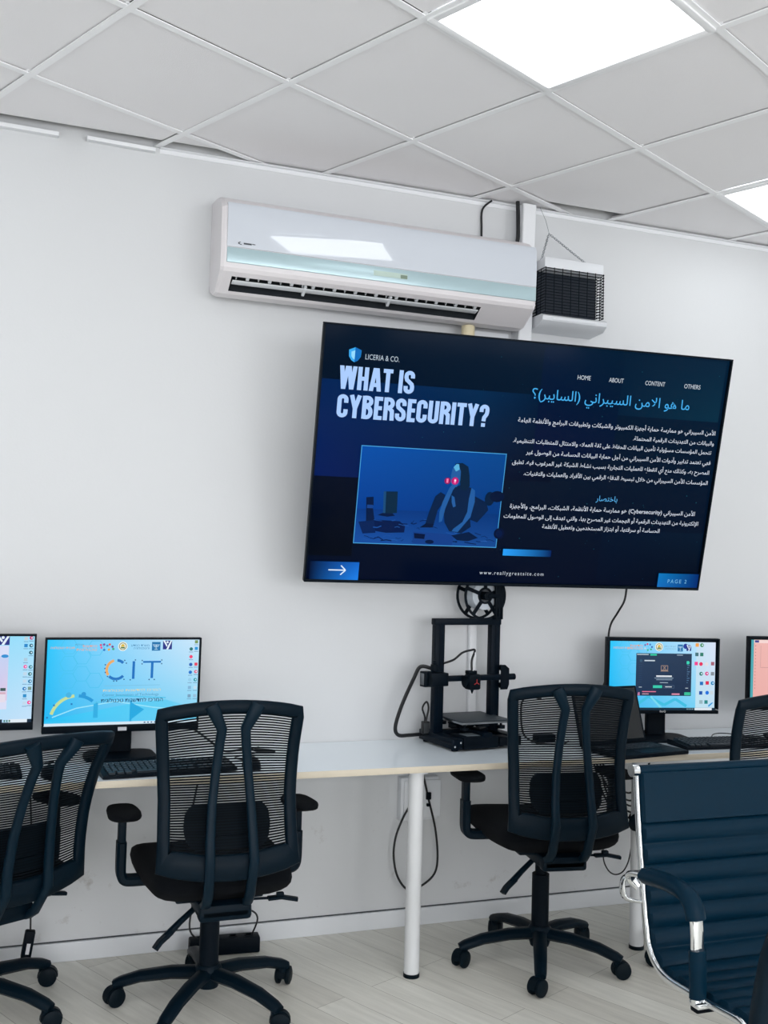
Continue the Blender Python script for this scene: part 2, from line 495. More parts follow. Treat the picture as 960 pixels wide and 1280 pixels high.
# suspended ceiling: 60 cm tiles on a grid turned 25.6 degrees to the wall
GA = .4475; GO = Vector((.2428, 2.916)); T = .6
e1 = Vector((math.cos(GA), math.sin(GA))); e2 = Vector((math.sin(GA), -math.cos(GA)))
def gp(i, j):
    v = GO + T*(i*e1 + j*e2); return (v.x, v.y)
LAMPS = [(i, j) for i in (-8, -5, -2, 1, 4, 7) for j in (-5, -2, 1, 4, 7, 10)]
lamp_cells = []
tl = MB(); gb = MB()
rnd = random.Random(3)
for i in range(-16, 20):
    for j in range(-14, 22):
        full = [gp(i, j), gp(i+1, j), gp(i+1, j+1), gp(i, j+1)]
        cl = room_clip(full)
        if not cl: continue
        whole = all(abs(a[0]-b[0])+abs(a[1]-b[1]) < 1e-6 for a, b in zip(cl, full)) and len(cl) == 4
        if (i, j) in LAMPS and whole:
            lamp_cells.append((i, j)); continue
        # each tile sits a little off centre in its cell, so a dark slit shows on one side
        g = .0095; dx, dy = [rnd.choice((-.002, -.001, 0, 0, .001, .002, .0045, -.0045)) for _ in range(2)]
        a0, a1, b0, b1 = i+(g+dx)/T, i+1-(g-dx)/T, j+(g+dy)/T, j+1-(g-dy)/T
        poly = room_clip([gp(a0, b0), gp(a1, b0), gp(a1, b1), gp(a0, b1)], .012)
        if not poly: continue
        if (i, j) == (3, 0): poly = clip(poly, lambda p: WALL-.09-p[1])      # cut short: a dark gap along the wall
        if j == -2 and i in (0, 1) or (i, j) == (0, -1): poly = clip(poly, lambda p: WALL-.06-p[1])
        if (i, j) == (2, -1): poly = clip(poly, lambda p: (1.86-p[0])+(WALL-.03-p[1])*1.2)
        if len(poly) >= 3:
            z = CEIL + .006 + rnd.uniform(0, .003)
            tl.loft([[(x, y, z) for x, y in poly], [(x, y, z+.014) for x, y in poly]])
tl.box(((LEFT+RIGHT)/2, (REAR+WALL)/2, TOP+.03), (RIGHT-LEFT+.3, WALL-REAR+.3, .06), mi=1)
struct(tl, 'ceiling', [M_ceil, M_void])
hw_ = .012/T
for k in range(-16, 22):
    for zo, poly in ((0, [gp(k-hw_, -14), gp(k+hw_, -14), gp(k+hw_, 22), gp(k-hw_, 22)]), (.0008, [gp(-16, k-hw_), gp(20, k-hw_), gp(20, k+hw_), gp(-16, k+hw_)])):
        poly = room_clip(poly, .004)
        if poly: gb.loft([[(x, y, CEIL+zo) for x, y in poly], [(x, y, CEIL+zo+.004) for x, y in poly]])
for i in range(-16, 20):
    for j in range(-14, 22):
        a, b = gp(i, j)
        if LEFT+.03 < a < RIGHT-.03 and REAR+.03 < b < WALL-.03: gb.box((a, b, CEIL+.0064), (.040, .040, .0025), rot=(0, 0, GA))
struct(gb, 'trim_1', M_grid)
def ray(q):
    d = cr*((q[0]-480)/FPX) + cu*((640-q[1])/FPX) + cf
    return d
def on_y(q, y):
    d = ray(q); return Vector((d.x*y/d.y, y, CAMZ + d.z*y/d.y))
# wall angle along the back wall, with two loose strips hanging from it at the left
mb = MB()
XA = .46
mb.box(((XA+RIGHT)/2, WALL-.011, CEIL-.004), (RIGHT-XA, .021, .003)); mb.box(((XA+RIGHT)/2, WALL-.0015, CEIL-.012), (RIGHT-XA, .003, .018))
struct(mb, 'trim_2', M_trim)
mb = MB(); mb.box((-.36, WALL-.018, CEIL-.016), (.90, .034, .014), rot=(R(6), R(.6), 0)); struct(mb, 'trim_3', M_trim)
mb = MB(); mb.box((.315, WALL-.020, CEIL-.019), (.25, .036, .013), rot=(R(8), R(.9), 0)); struct(mb, 'trim_4', M_trim)
mb = MB(); mb.box(((LEFT+RIGHT)/2, WALL-.006, .034), (RIGHT-LEFT, .012, .068), bev=.003); struct(mb, 'baseboard_back', M_base)
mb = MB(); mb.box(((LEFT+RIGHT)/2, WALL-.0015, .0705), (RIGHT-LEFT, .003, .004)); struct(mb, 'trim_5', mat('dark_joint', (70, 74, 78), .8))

# ceiling light panels
def panel():
    t = thing('ceiling_light_panel', 'x', 'ceiling light')
    f = MB()
    s, wd = T/2-.004, .024
    for (cx, cy, sx, sy) in ((0, s-wd/2, 2*s, wd), (0, -s+wd/2, 2*s, wd), (s-wd/2, 0, wd, 2*s-2*wd), (-s+wd/2, 0, wd, 2*s-2*wd)):
        f.box((cx, cy, .003), (sx, sy, .014), bev=.002)
    f.box((0, 0, .035), (2*s, 2*s, .004))
    f.build('frame', M_grid, t)
    d = MB(); d.box((0, 0, .006), (2*s-2*wd, 2*s-2*wd, .004)); d.build('diffuser', M_lamp, t)
    return t
pan = panel(); first = True
for (i, j) in lamp_cells:
    o = pan if first else copy_tree(pan); first = False
    a, b = gp(i+.5, j+.5); o.location = (a, b, CEIL-.001); o.rotation_euler = (0, 0, GA)
    if (i, j) == (1, 1): o['label'] = 'large square ceiling light panel glowing white above the television'
    elif (i, j) == (4, 1): o['label'] = 'square ceiling light panel cut off by the photo beside the far right ceiling tiles'
    else:
        o['label'] = 'square white ceiling light panel farther back in the room, out of the photo'; o['group'] = 'ceiling light panels behind the camera'

# ================================================================= DESK
t = thing('desk', 'long white desk top with pale wood edge running along the back wall', 'desk', (1.4, 3.6, 0))
DX0, DX1, DY0 = -1.6, 3.9, 3.343
mb = MB(); mb.box(((DX0+DX1)/2-1.4, (DY0+WALL-.003)/2-3.6, DESK-.001-.0105), (DX1-DX0, WALL-.003-DY0, .021)); mb.build('desktop', M_desk, t, 0)
mb = MB(); mb.box(((DX0+DX1)/2-1.4, DY0-.001-3.6, DESK-.0115), (DX1-DX0, .003, .0225), bev=.001); o = mb.build('edge_band', M_edge, t); o['label'] = 'pale birch edge strip'
for k, (x, y) in enumerate([(1.393, 3.405), (2.335, 3.411), (-1.3, 3.41), (3.7, 3.41)]):
    mb = MB(); mb.cyl((x-1.4, y-3.6, .012), (x-1.4, y-3.6, DESK-.022), .0275, n=28); mb.cyl((x-1.4, y-3.6, DESK-.032), (x-1.4, y-3.6, DESK-.022), .045, n=28)
    lg = mb.build('leg', M_leg, t)
    mb = MB(); mb.cyl((x-1.4, y-3.6, 0), (x-1.4, y-3.6, .014), .029, n=28); mb.build('foot', M_rub, lg)

# ================================================================= TELEVISION
TW, TH = 1.67, .955
tv = thing('television', 'large flat television showing a dark blue cybersecurity slide, tilted down from the wall', 'television', (1.842, 3.466, 1.850), (R(13.8), 0, R(-4.4)))
mb = MB()
b = .007
for (x, z, sx, sz) in ((0, TH/2-b/2, TW, b), (0, -TH/2+b/2+.002, TW, b+.004), (-TW/2+b/2, 0, b, TH-2*b), (TW/2-b/2, 0, b, TH-2*b)):
    mb.box((x, .012, z), (sx, .030, sz), bev=.0015)
mb.build('bezel', M_dark, tv)
mb = MB(); mb.box((0, .022, 0), (TW-.01, .018, TH-.01), bev=.003); mb.box((0, .045, -.08), (TW*.74, .05, TH*.62), bev=.018); mb.build('rear_housing', M_dark, tv)
c = Canvas()
c.grad(.004, .004, TW-.004, TH-.004, (0, 8, 34), (2, 8, 30), (0, 28, 52), (0, 18, 38), 12)
c.grad(.004, .40, .62, .755, (0, 26, 88), (0, 12, 42), (0, 40, 78), (0, 34, 84), 10)          # blue glow behind the title
c.grad(.62, .42, .95, .755, (0, 12, 42), (0, 8, 32), (0, 20, 44), (0, 40, 78), 8)
c.grad(.004, .10, .176, .40, (0, 4, 16), (0, 4, 18), (0, 8, 30), (0, 8, 30), 4)
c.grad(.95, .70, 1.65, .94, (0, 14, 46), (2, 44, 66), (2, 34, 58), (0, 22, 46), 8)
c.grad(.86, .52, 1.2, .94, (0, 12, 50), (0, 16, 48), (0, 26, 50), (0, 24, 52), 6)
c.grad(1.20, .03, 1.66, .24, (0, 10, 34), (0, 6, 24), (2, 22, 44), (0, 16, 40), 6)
rn = random.Random(5)
for k in range(90):
    x, y = rn.uniform(.3, 1.64), rn.uniform(.03, .92); q = rn.randint(30, 90)
    c.disc(x, y, rn.uniform(.0012, .0028), (q//4, q, q+20), 6)
# shield emblem
def shield(x, y, h, col):
    a = h/2; return [(x-a*.86, y+a*.62), (x, y+a), (x+a*.86, y+a*.62), (x+a*.80, y-a*.25), (x+a*.45, y-a*.75), (x, y-a), (x-a*.45, y-a*.75), (x-a*.80, y-a*.25)], col
c.poly(*shield(.1225, .848, .054, (60, 170, 240)))
c.poly([(.1225, .875), (.1225+.0225, .866), (.1225+.021, .841), (.1225+.012, .828), (.1225, .821)], (20, 110, 190))
c.poly([(.1225, .864), (.1225-.014, .858), (.1225-.013, .843), (.1225-.007, .834), (.1225, .831)], (150, 220, 255))
c.text('LICERIA & CO.', .1621, .835, .128, .019, (185, 200, 215))
c.block('WHAT IS', .072, .7225, .284, .084, (172, 206, 255))
c.block('CYBERSECURITY?', .072, .6195, .589, .084, (172, 206, 255))
# picture: a dim blue studio, someone in glowing pink glasses sitting on the floor among computer parts
c.rect(.1765, .152, .7515, .5225, (70, 160, 220))
c.grad(.1795, .155, .7486, .5195, (0, 50, 134), (0, 46, 118), (0, 70, 142), (2, 78, 168), 10)
c.grad(.1795, .155, .7486, .285, (22, 78, 160), (20, 72, 144), (0, 52, 120), (4, 56, 132), 8)
c.poly([(.277, .354), (.332, .356), (.336, .274), (.282, .266)], (6, 40, 66)); c.poly([(.277, .354), (.287, .354), (.291, .268), (.282, .266)], (24, 74, 120))
c.poly([(.262, .263), (.30, .258), (.33, .263), (.32, .271), (.28, .272)], (2, 24, 64))
c.poly([(.212, .329), (.240, .332), (.243, .30), (.240, .297), (.256, .222), (.22, .222)], (2, 26, 66)); c.rect(.218, .288, .241, .301, (20, 66, 140))
c.poly([(.25, .245), (.35, .243), (.373, .225), (.372, .2), (.30, .196), (.25, .203)], (2, 26, 74))
c.poly([(.19, .235), (.25, .243), (.26, .195), (.21, .19)], (4, 34, 86))
for k in range(40):
    x, y = rn.uniform(.19, .73), rn.uniform(.162, .265); l = rn.uniform(.01, .05)
    c.line([(x, y), (x+l*.5, y+rn.uniform(-.006, .006)), (min(x+l, .745), y+rn.uniform(-.008, .008))], rn.uniform(.0015, .004), rn.choice([(2, 24, 70), (40, 96, 176), (2, 30, 84), (26, 80, 160)]))
SK, HR, CL = (34, 92, 160), (4, 34, 62), (4, 32, 70)
c.poly([(.449, .227), (.462, .285), (.480, .345), (.500, .362), (.520, .352), (.512, .318), (.495, .29), (.486, .24), (.482, .224)], CL)      # leg
c.poly([(.43, .222), (.482, .224), (.486, .238), (.455, .24)], (2, 22, 56))
c.poly([(.640, .352), (.69, .33), (.70, .30), (.66, .25), (.63, .26)], CL)                                                     # other leg
c.poly([(.535, .380), (.575, .392), (.622, .384), (.634, .352), (.622, .30), (.636, .232), (.60, .205), (.55, .212), (.527, .246), (.520, .29), (.532, .33)], CL)
c.poly([(.545, .352), (.557, .345), (.566, .31), (.556, .305), (.548, .325)], SK)
c.poly([(.505, .245), (.517, .25), (.525, .30), (.548, .372), (.556, .384), (.545, .394), (.534, .382), (.512, .325), (.503, .285)], SK)    # raised arm
c.poly([(.622, .384), (.637, .375), (.641, .33), (.630, .27), (.585, .21), (.56, .212), (.566, .222), (.60, .25), (.615, .29), (.616, .34)], SK)
c.poly([(.538, .452), (.548, .474), (.575, .478), (.60, .465), (.609, .43), (.614, .39), (.60, .372), (.578, .376), (.572, .41), (.55, .44)], HR)   # hair
c.poly([(.537, .452), (.545, .468), (.560, .470), (.572, .445), (.573, .41), (.562, .385), (.546, .383), (.536, .40), (.534, .43)], SK)          # face
c.poly([(.541, .46), (.552, .473), (.562, .472), (.566, .452), (.552, .444)], (90, 176, 220))
c.disc(.5225, .4065, .0125, (150, 20, 90), 14); c.disc(.5525, .4075, .0145, (190, 20, 110), 14)
c.rect(.518, .399, .526, .415, (255, 120, 170)); c.rect(.548, .398, .557, .416, (255, 110, 180)); c.disc(.553, .409, .004, (255, 230, 240), 8)
c.poly([(.406, .206), (.574, .199), (.566, .157), (.407, .160)], (18, 62, 136)); c.poly([(.41, .2), (.455, .197), (.453, .178), (.413, .18)], (2, 20, 58)); c.disc(.475, .168, .018, (2, 24, 66), 12, .008)
c.poly([(.56, .196), (.63, .212), (.67, .19), (.63, .175), (.585, .178)], (2, 28, 66)); c.disc(.70, .345, .02, (2, 30, 62), 12, .028)
c.disc(.755, .21, .022, (0, 14, 50)); c.disc(.755, .21, .014, (0, 22, 66)); c.disc(.73, .355, .03, (0, 18, 52), 16, .022)
c.grad(.018, .0095, .207, .080, (0, 14, 50), (30, 130, 235), (20, 100, 200), (0, 14, 44), 8)
c.line([(.090, .048), (.155, .048)], .0045, (225, 240, 255)); c.line([(.137, .066), (.156, .048), (.137, .030)], .0045, (225, 240, 255))
c.grad(.780, .1235, .985, .150, (40, 160, 250), (0, 30, 90), (0, 30, 90), (40, 160, 250), 8)
c.text('www.reallygreatsite.com', .6925, .0455, .271, .0145, (205, 214, 226), 0, sp=1.35)
c.grad(1.4755, .008, 1.6625, .069, (20, 110, 190), (0, 40, 110), (0, 40, 110), (10, 120, 190), 8)
c.text('PAGE 2', 1.5214, .0285, .088, .0155, (120, 190, 230), sp=1.4)
for s, x0, x1 in (('HOME', 1.0042, 1.0593), ('ABOUT', 1.138, 1.2005), ('CONTENT', 1.295, 1.3822), ('OTHERS', 1.468, 1.5407)):
    c.text(s, x0, .8262, x1-x0, .017, (205, 215, 225))
WT = (214, 222, 236)
AR = [('ما هو الامن السيبراني (السايبر)؟', .8242, 1.5042, .741, (70, 175, 240), .004),
 ('الأمن السيبراني هو ممارسة حماية أجهزة الكمبيوتر والشبكات وتطبيقات البرامج والأنظمة الهامة', .7794, 1.6395, .648, WT, .012),
 ('والبيانات من التهديدات الرقمية المحتملة.', 1.2754, 1.6396, .607, WT, .012),
 ('تتحمل المؤسسات مسؤولية تأمين البيانات للحفاظ على ثقة العملاء والامتثال للمتطلبات التنظيمية.', .7693, 1.6337, .5695, WT, .012),
 ('فهي تعتمد تدابير وأدوات الأمن السيبراني من أجل حماية البيانات الحساسة من الوصول غير', .8277, 1.6373, .5275, WT, .012),
 ('المصرح به، وكذلك منع أي انقطاع للعمليات التجارية بسبب نشاط الشبكة غير المرغوب فيه. تطبق', .7752, 1.6381, .487, WT, .012),
 ('المؤسسات الأمن السيبراني من خلال تبسيط الدفاع الرقمي بين الأفراد والعمليات والتقنيات.', .828, 1.638, .445, WT, .012),
 ('باختصار', 1.1479, 1.2423, .357, (90, 180, 240), .004),
 ('الأمن السيبراني (Cybersecurity) هو ممارسة حماية الأنظمة، الشبكات، البرامج، والأجهزة', .7865, 1.6005, .314, WT, .012),
 ('الإلكترونية من التهديدات الرقمية أو الهجمات غير المصرح بها، والتي تهدف إلى الوصول للمعلومات', .7656, 1.6224, .2745, WT, .012),
 ('الحساسة أو سرقتها، أو ابتزاز المستخدمين وتعطيل الأنظمة', .932, 1.4502, .238, WT, .012)]
for s, x0, x1, y, col, bd in AR:
    c.text(arabic(s), x0, y, x1-x0, None, col, bd*.6)
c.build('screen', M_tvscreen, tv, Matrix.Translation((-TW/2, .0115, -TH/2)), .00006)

t = thing('television_mount', 'black swing arm bracket between the television and the wall', 'bracket', (1.87, WALL, 1.72))
mb = MB(); mb.box((0, -.012, 0), (.22, .022, .44), bev=.004); mb.build('wall_plate', M_dark, t)
mb = MB(); mb.box((0, -.08, .04), (.05, .14, .05), bev=.005); mb.box((0, -.08, -.06), (.05, .14, .05), bev=.005); mb.build('arm', M_dark, t)
mb = MB(); mb.box((-.1, -.185, 0), (.035, .02, .46), rot=(R(13), 0, 0), bev=.004); mb.box((.1, -.185, 0), (.035, .02, .46), rot=(R(13), 0, 0), bev=.004); mb.box((0, -.16, 0), (.26, .03, .08), bev=.004); mb.build('tilt_head', M_dark, t)

# ================================================================= AIR CONDITIONER
AX0, AX1 = .668, 1.972
ac = thing('air_conditioner', 'wide white split air conditioner mounted high on the wall above the television', 'air conditioner', (0, 0, 0))
prof = [(WALL-.001, 2.845), (3.76, 2.83), (3.70, 2.805), (3.672, 2.782), (3.658, 2.765), (3.652, 2.62), (3.652, 2.535), (3.660, 2.522), (3.755, 2.462), (3.80, 2.458), (WALL-.001, 2.49)]
mb = MB()
def ring(x, sc_=1):
    return [(x, WALL-(WALL-y)*sc_, 2.65+(z-2.65)*(.97 if sc_ < 1 else 1)) for y, z in prof]
rings = [ring(AX0, .96), ring(AX0+.012), ring(AX1-.012), ring(AX1, .96)]
# slanted underside carries the outlet: leave that face out of the middle span and frame it instead
vs = [[mb.bm.verts.new(p) for p in r] for r in rings]
SL = 7
for i in range(3):
    for j in range(len(prof)):
        if i == 1 and j == SL: continue
        j2 = (j+1) % len(prof)
        mb.bm.faces.new((vs[i][j], vs[i][j2], vs[i+1][j2], vs[i+1][j]))
mb.bm.faces.new(vs[0][::-1]); mb.bm.faces.new(vs[-1])
ya, za = prof[SL]; yb, zb = prof[SL+1]
def sl(u, x): return (x, ya+(yb-ya)*u, za+(zb-za)*u)
ox0, ox1, u0, u1 = .715, 1.735, .20, .86
xL, xR = AX0+.012, AX1-.012
mb.quad(sl(0, xL), sl(0, xR), sl(u0, xR), sl(u0, xL)); mb.quad(sl(u1, xL), sl(u1, xR), sl(1, xR), sl(1, xL))
mb.quad(sl(u0, xL), sl(u0, ox0), sl(u1, ox0), sl(u1, xL)); mb.quad(sl(u0, ox1), sl(u0, xR), sl(u1, xR), sl(u1, ox1))
bmesh.ops.remove_doubles(mb.bm, verts=mb.bm.verts[:], dist=.0002)
mb.build('body', M_acside, ac, 0)
def inn(u, x, d=.06):
    y, z = sl(u, x)[1:]; return (x, y+.4*d, z+.9*d)
mb = MB()
mb.quad(sl(u0, ox0), sl(u0, ox1), inn(u0, ox1), inn(u0, ox0)); mb.quad(sl(u1, ox0), sl(u1, ox1), inn(u1, ox1), inn(u1, ox0))
mb.quad(inn(u0, ox0), inn(u0, ox1), inn(u1, ox1), inn(u1, ox0)); mb.quad(sl(u0, ox0), sl(u1, ox0), inn(u1, ox0), inn(u0, ox0)); mb.quad(sl(u0, ox1), sl(u1, ox1), inn(u1, ox1), inn(u0, ox1))
mb.build('air_outlet', M_recess, ac, 0)
for k in range(24):
    mb = MB(); x = ox0+.02+(ox1-ox0-.04)*k/23
    a, b2 = sl(u0+.05, x), inn(u0+.05, x, .035)
    mb.box(((a[0]+b2[0])/2, a[1]+.012, a[2]+.012), (.012 if k % 2 else .003, .02, .022), rot=(R(-30), 0, 0)); mb.build('air_vane', M_white, ac, 0)
lv = MB(); a0, a1 = sl(.50, ox0+.006), sl(.50, ox1-.006)
lv.box(((ox0+ox1)/2, a0[1]-.001, a0[2]+.004), (ox1-ox0-.012, .030, .004), rot=(R(-12), 0, 0), bev=.001)
for k in (.28, .62): lv.box((ox0+(ox1-ox0)*k, a0[1]+.0, a0[2]+.006), (.01, .05, .014), rot=(R(-30), 0, 0))
lv.build('louvre', M_white, ac)
mb = MB(); mb.loft([[(x, 3.652, 2.613), (x, 3.648, 2.613), (x, 3.646, 2.70), (x, 3.650, 2.762), (x, 3.660, 2.781), (x, 3.668, 2.779), (x, 3.66, 2.76)] for x in (AX0+.02, AX1-.004)]); mb.build('front_panel', M_gloss, ac, 40)
mb = MB(); mb.box(((AX0+AX1)/2+.008, 3.650, 2.582), (AX1-AX0-.026, .008, .056), bev=.002); o = mb.build('silver_band', M_silver, ac); o['label'] = 'pale blue silver band'
mb = MB(); mb.box((1.33, 3.6455, 2.583), (.14, .001, .02)); mb.box((1.385, 3.645, 2.581), (.028, .001, .014), mi=1); mb.build('display_window', [mat('display_tint', (186, 206, 196), .3), mat('sensor_olive', (120, 138, 120), .4)], ac)
mk = MB(Matrix.Translation((.742, 3.6475, 2.628)) @ Matrix.Rotation(PI/2, 4, 'X'))
mk.prism([(.014*math.cos(a), .006*math.sin(a)) for a in [2*PI*k/16 for k in range(5, 13)]] + [(.009*math.cos(a), .0035*math.sin(a)) for a in [2*PI*k/16 for k in range(12, 4, -1)]], 0, .0008)
mk.box((.022, 0, .0004), (.03, .006, .0008)); mk.box((.045, .001, .0004), (.012, .003, .0008)); mk.build('maker_mark', M_mark, ac)

# pipes and wires around it
def on_wall_box(name, label, cat, pts, wd, dp, m, lip=.002):
    t = MB(); t.sweep(pts, rect(wd, dp, .004), (1, 0, 0)); o = t.build(name, m, None); return tag(o, label, cat)
on_wall_box('pipe_cover', 'white pipe casing running from the ceiling down behind the air conditioner and television', 'pipe cover', [(2.018, WALL-.036, 3.02), (2.008, WALL-.036, 2.46), (1.992, WALL-.036, 2.0)], .063, .07, M_trim)
on_wall_box('cable_trunking', 'narrow white cable trunking on the wall behind the 3D printer', 'cable trunking', [(1.815, WALL-.013, 1.49), (1.823, WALL-.013, DESK+.002)], .034, .024, M_trim)
mb = MB(); mb.tube(smooth_path([(1.735, 3.80, 2.456), (1.735, 3.80, 2.44), (1.737, 3.805, 2.36), (1.75, 3.83, 2.25)], 5), .028, 14)
tag(mb.build('drain_pipe', M_beige, None), 'short beige pipe stub under the air conditioner above the television', 'pipe')
mb = MB(); mb.box((1.86, WALL-.02, 2.43), (.17, .036, .05), bev=.004); tag(mb.build('conduit_box', M_white, None), 'small white junction cover on the wall beneath the air conditioner', 'junction cover')
mb = MB(); p0 = on_y((606, 238), WALL-.02); mb.tube(smooth_path([(p0.x+.03, WALL-.03, CEIL-.003), on_y((603, 262), WALL-.012), on_y((602, 285), WALL-.012), (on_y((602, 300), WALL-.02).x, WALL-.02, 2.84)], 5), .0045, 6)
tag(mb.build('wire', M_cord, None), 'thin black wire hanging from the ceiling onto the air conditioner top', 'wire')
mb = MB(); mb.tube(smooth_path([(1.963, WALL-.06, CEIL-.002), (1.964, WALL-.066, 2.95), (1.962, WALL-.07, 2.86), (1.95, WALL-.07, 2.82)], 5), .009, 8)
tag(mb.build('power_cable', M_cord, None), 'thick black cable along the white pipe casing above the air conditioner', 'cable')

# ================================================================= WALL HEATER
hx0, hx1, hz0, hz1 = 2.062, 2.352, 2.535, 2.742
ht = thing('wall_heater', 'small wall heater with black wire guard hung on a chain beside the air conditioner', 'heater', ((hx0+hx1)/2, WALL, 2.5))
hw2 = (hx1-hx0)/2
mb = MB(); mb.box((0, -.03, .155), (hw2*2-.02, .05, .26), bev=.006); mb.box((0, -.07, .258), (hw2*2, .12, .05), bev=.006); mb.build('housing', M_white, ht)
mb = MB(); mb.box((0, -.062, .138), (hw2*2-.004, .012, .196)); mb.build('heating_panel', mat('heater_black', (14, 28, 44), .5), ht)
mb = MB()
for k in range(16):
    z = .045+.19*k/15
    mb.tube([(-hw2, -.03, z), (-hw2, -.132, z), (hw2, -.132, z), (hw2, -.03, z)], .0022, 5)
for k in range(8):
    x = -hw2+.004+(2*hw2-.008)*k/7
    mb.tube([(x, -.135, .04), (x, -.135, .238)], .0018, 5)
for s in (-1, 1):
    for y in (-.06, -.1): mb.tube([(s*hw2, y, .04), (s*hw2, y, .238)], .0018, 5)
mb.build('wire_guard', M_dark, ht)
mb = MB(); mb.loft([[(s*(hw2+.012), y, z) for y, z in ((-.002, .035), (-.13, .035), (-.145, .026), (-.14, .008), (-.11, -.012), (-.002, -.018))] for s in (-1, 1)]); mb.box((0, -.138, .017), (hw2*1.5, .012, .012), bev=.004)
mb.build('bottom_tray', M_white, ht)
hook = Vector((2.112, WALL-.07, 2.905))
def chain(a, b, n):
    mbx = MB(); a, b = Vector(a), Vector(b); d = (b-a)/n; L = d.length; t_ = d.normalized()
    s1 = t_.cross(Vector((0, 1, 0))).normalized(); s2 = t_.cross(s1)
    for k in range(n):
        c0 = a+d*(k+.5); sd = s1 if k % 2 else s2
        mbx.tube([c0 + t_*(L*.68*math.cos(q)) + sd*(.0045*math.sin(q)) for q in (2*PI*j/10 for j in range(10))], .0013, 4, loop=True)
    return mbx
o = thing('hanging_chain', 'steel chain in a triangle holding up the wall heater below the ceiling', 'chain', tuple(hook))
chain((0, 0, 0), (hx0-hook.x+.004, -.02, 2.775-hook.z), 14).build('chain_strand', M_steel, o)
chain((0, 0, 0), (hx1-hook.x-.04, -.02, 2.775-hook.z), 22).build('chain_strand', M_steel, o)
mb = MB(); mb.tube([(0, 0, .004), (-.012, .01, .06), (-.03, .03, CEIL-hook.z-.002)], .0012, 4); mb.build('hanging_wire', M_steel, o)

# ================================================================= WALL SOCKET, CABLES UNDER THE DESK
so = thing('wall_socket', 'white wall socket block under the desk behind the middle white leg', 'wall socket', (1.60, WALL, .515))
mb = MB(); mb.box((-.012, -.02, 0), (.165, .04, .172), bev=.004); mb.build('back_box', M_white, so)
mb = MB(); mb.box((-.045, -.043, 0), (.075, .008, .15), bev=.003); mb.box((.04, -.043, .0), (.075, .008, .15), bev=.003); mb.build('cover_plate', M_white, so)
mb = MB(); mb.box((.022, -.052, .012), (.022, .012, .03), bev=.004); mb.box((.022, -.052, -.024), (.016, .012, .012), bev=.003); mb.build('outlet_insert', M_dark, so)
def cable(name, label, pts, r=.004, m=None, cat='cable', n=6):
    mb = MB(); mb.tube(smooth_path(pts, n), r, 7); return tag(mb.build(name, m or M_cord, None), label, cat)
yk = WALL-.05
def py(*q, y=yk): return [on_y(a, y) for a in q]
cable('cable', 'black power cord drooping in a loop from the wall socket behind the white leg', py((529, 968), (536, 1000), (544, 1035), (547, 1070), (543, 1092), (527, 1107), (510, 1112), (497, 1096), (492, 1070), (495, 1045), (504, 1022), (512, 1008)), .0045)
cable('cable', 'thin black cord looping low on the wall under the right part of the desk', py((789, 1060), (785, 1078), (778, 1090), (768, 1093), (759, 1086), (754, 1070), (757, 1040), (770, 1010)), .003)
tg = thing('cable_bundle', 'tangle of black cables under the desk behind the chair with the raised seat', 'cables', tuple(on_y((778, 985), 3.72)))
for k, (dx, dz) in enumerate(((0, 0), (.01, -.03), (-.01, -.05), (.02, -.075), (0, -.1))):
    mb = MB(); mb.tube(smooth_path([(-.12+dx, .02*k-.04, .11), (-.05, .01*k, .04+dz), (.02, -.01*k, dz-.02), (.08, 0, dz-.005), (.13, .02, .03+dz*.5), (.15, .02, .13)], 6), .0042, 6); mb.build('cord', M_cord, tg)
mb = MB(); p0 = on_y((795, 1028), 3.372); mb.lathe([(.001, -.004), (.030, -.004), (.034, 0), (.032, .010), (.001, .012)], 24, Matrix.Translation(p0) @ Matrix.Rotation(PI/2, 4, 'X'))
tag(mb.build('round_cap', M_rub, None), 'small round black cap on the white desk leg behind the leather chair', 'cap')
ps = thing('power_strip', 'black power strip on the floor under the desk behind a chair base', 'power strip', (.80, 3.80, 0), (0, 0, R(-4)))
mb = MB(); mb.box((0, 0, .03), (.26, .06, .058), bev=.006); mb.build('body', M_dark, ps)
for k in range(4):
    mb = MB(); mb.lathe([(.017, 0), (.017, .002), (.012, .002), (.012, -.004)], 16, Matrix.Translation((-.09+.06*k, 0, .059))); mb.build('outlet', M_rub, ps)
mb = MB(); mb.tube(smooth_path([(.10, 0, .055), (.12, -.01, .12), (.09, 0, .15), (.0, .02, .155), (-.05, .02, .2), (-.06, .03, .4), (-.06, .04, .70)], 6), .0035, 6); mb.build('cord', M_cord, ps)
mb = MB(); mb.tube(smooth_path([(-.10, 0, .055), (-.13, 0, .10), (-.12, .02, .22), (-.14, .03, .45), (-.1, .04, .70)], 6), .0035, 6); mb.build('cord', M_cord, ps)
ad = thing('power_adapter', 'black power adapter hanging on its cord at the left edge under the desk', 'power adapter', tuple(on_y((35, 1180), 3.72)))
mb = MB(); mb.box((0, 0, 0), (.034, .03, .092), rot=(0, R(8), 0), bev=.005); mb.build('brick', M_dark, ad)
mb = MB(); mb.box((.0, -.0155, -.012), (.012, .001, .036), rot=(0, R(8), 0)); mb.build('rating_label', M_lab, ad)
mb = MB(); mb.tube(smooth_path([(.006, 0, .04), (.004, .0, .12), (.0, .03, .3), (-.02, .06, DESK-.03-ad.location.z)], 6), .003, 6); mb.build('cord', M_cord, ad)

# ================================================================= 3D PRINTER
PY = R(7)
pr = thing('3d_printer', 'black 3D printer with open frame standing on the white desk under the television', 'printer', (1.745, 3.74, DESK), (0, 0, PY))
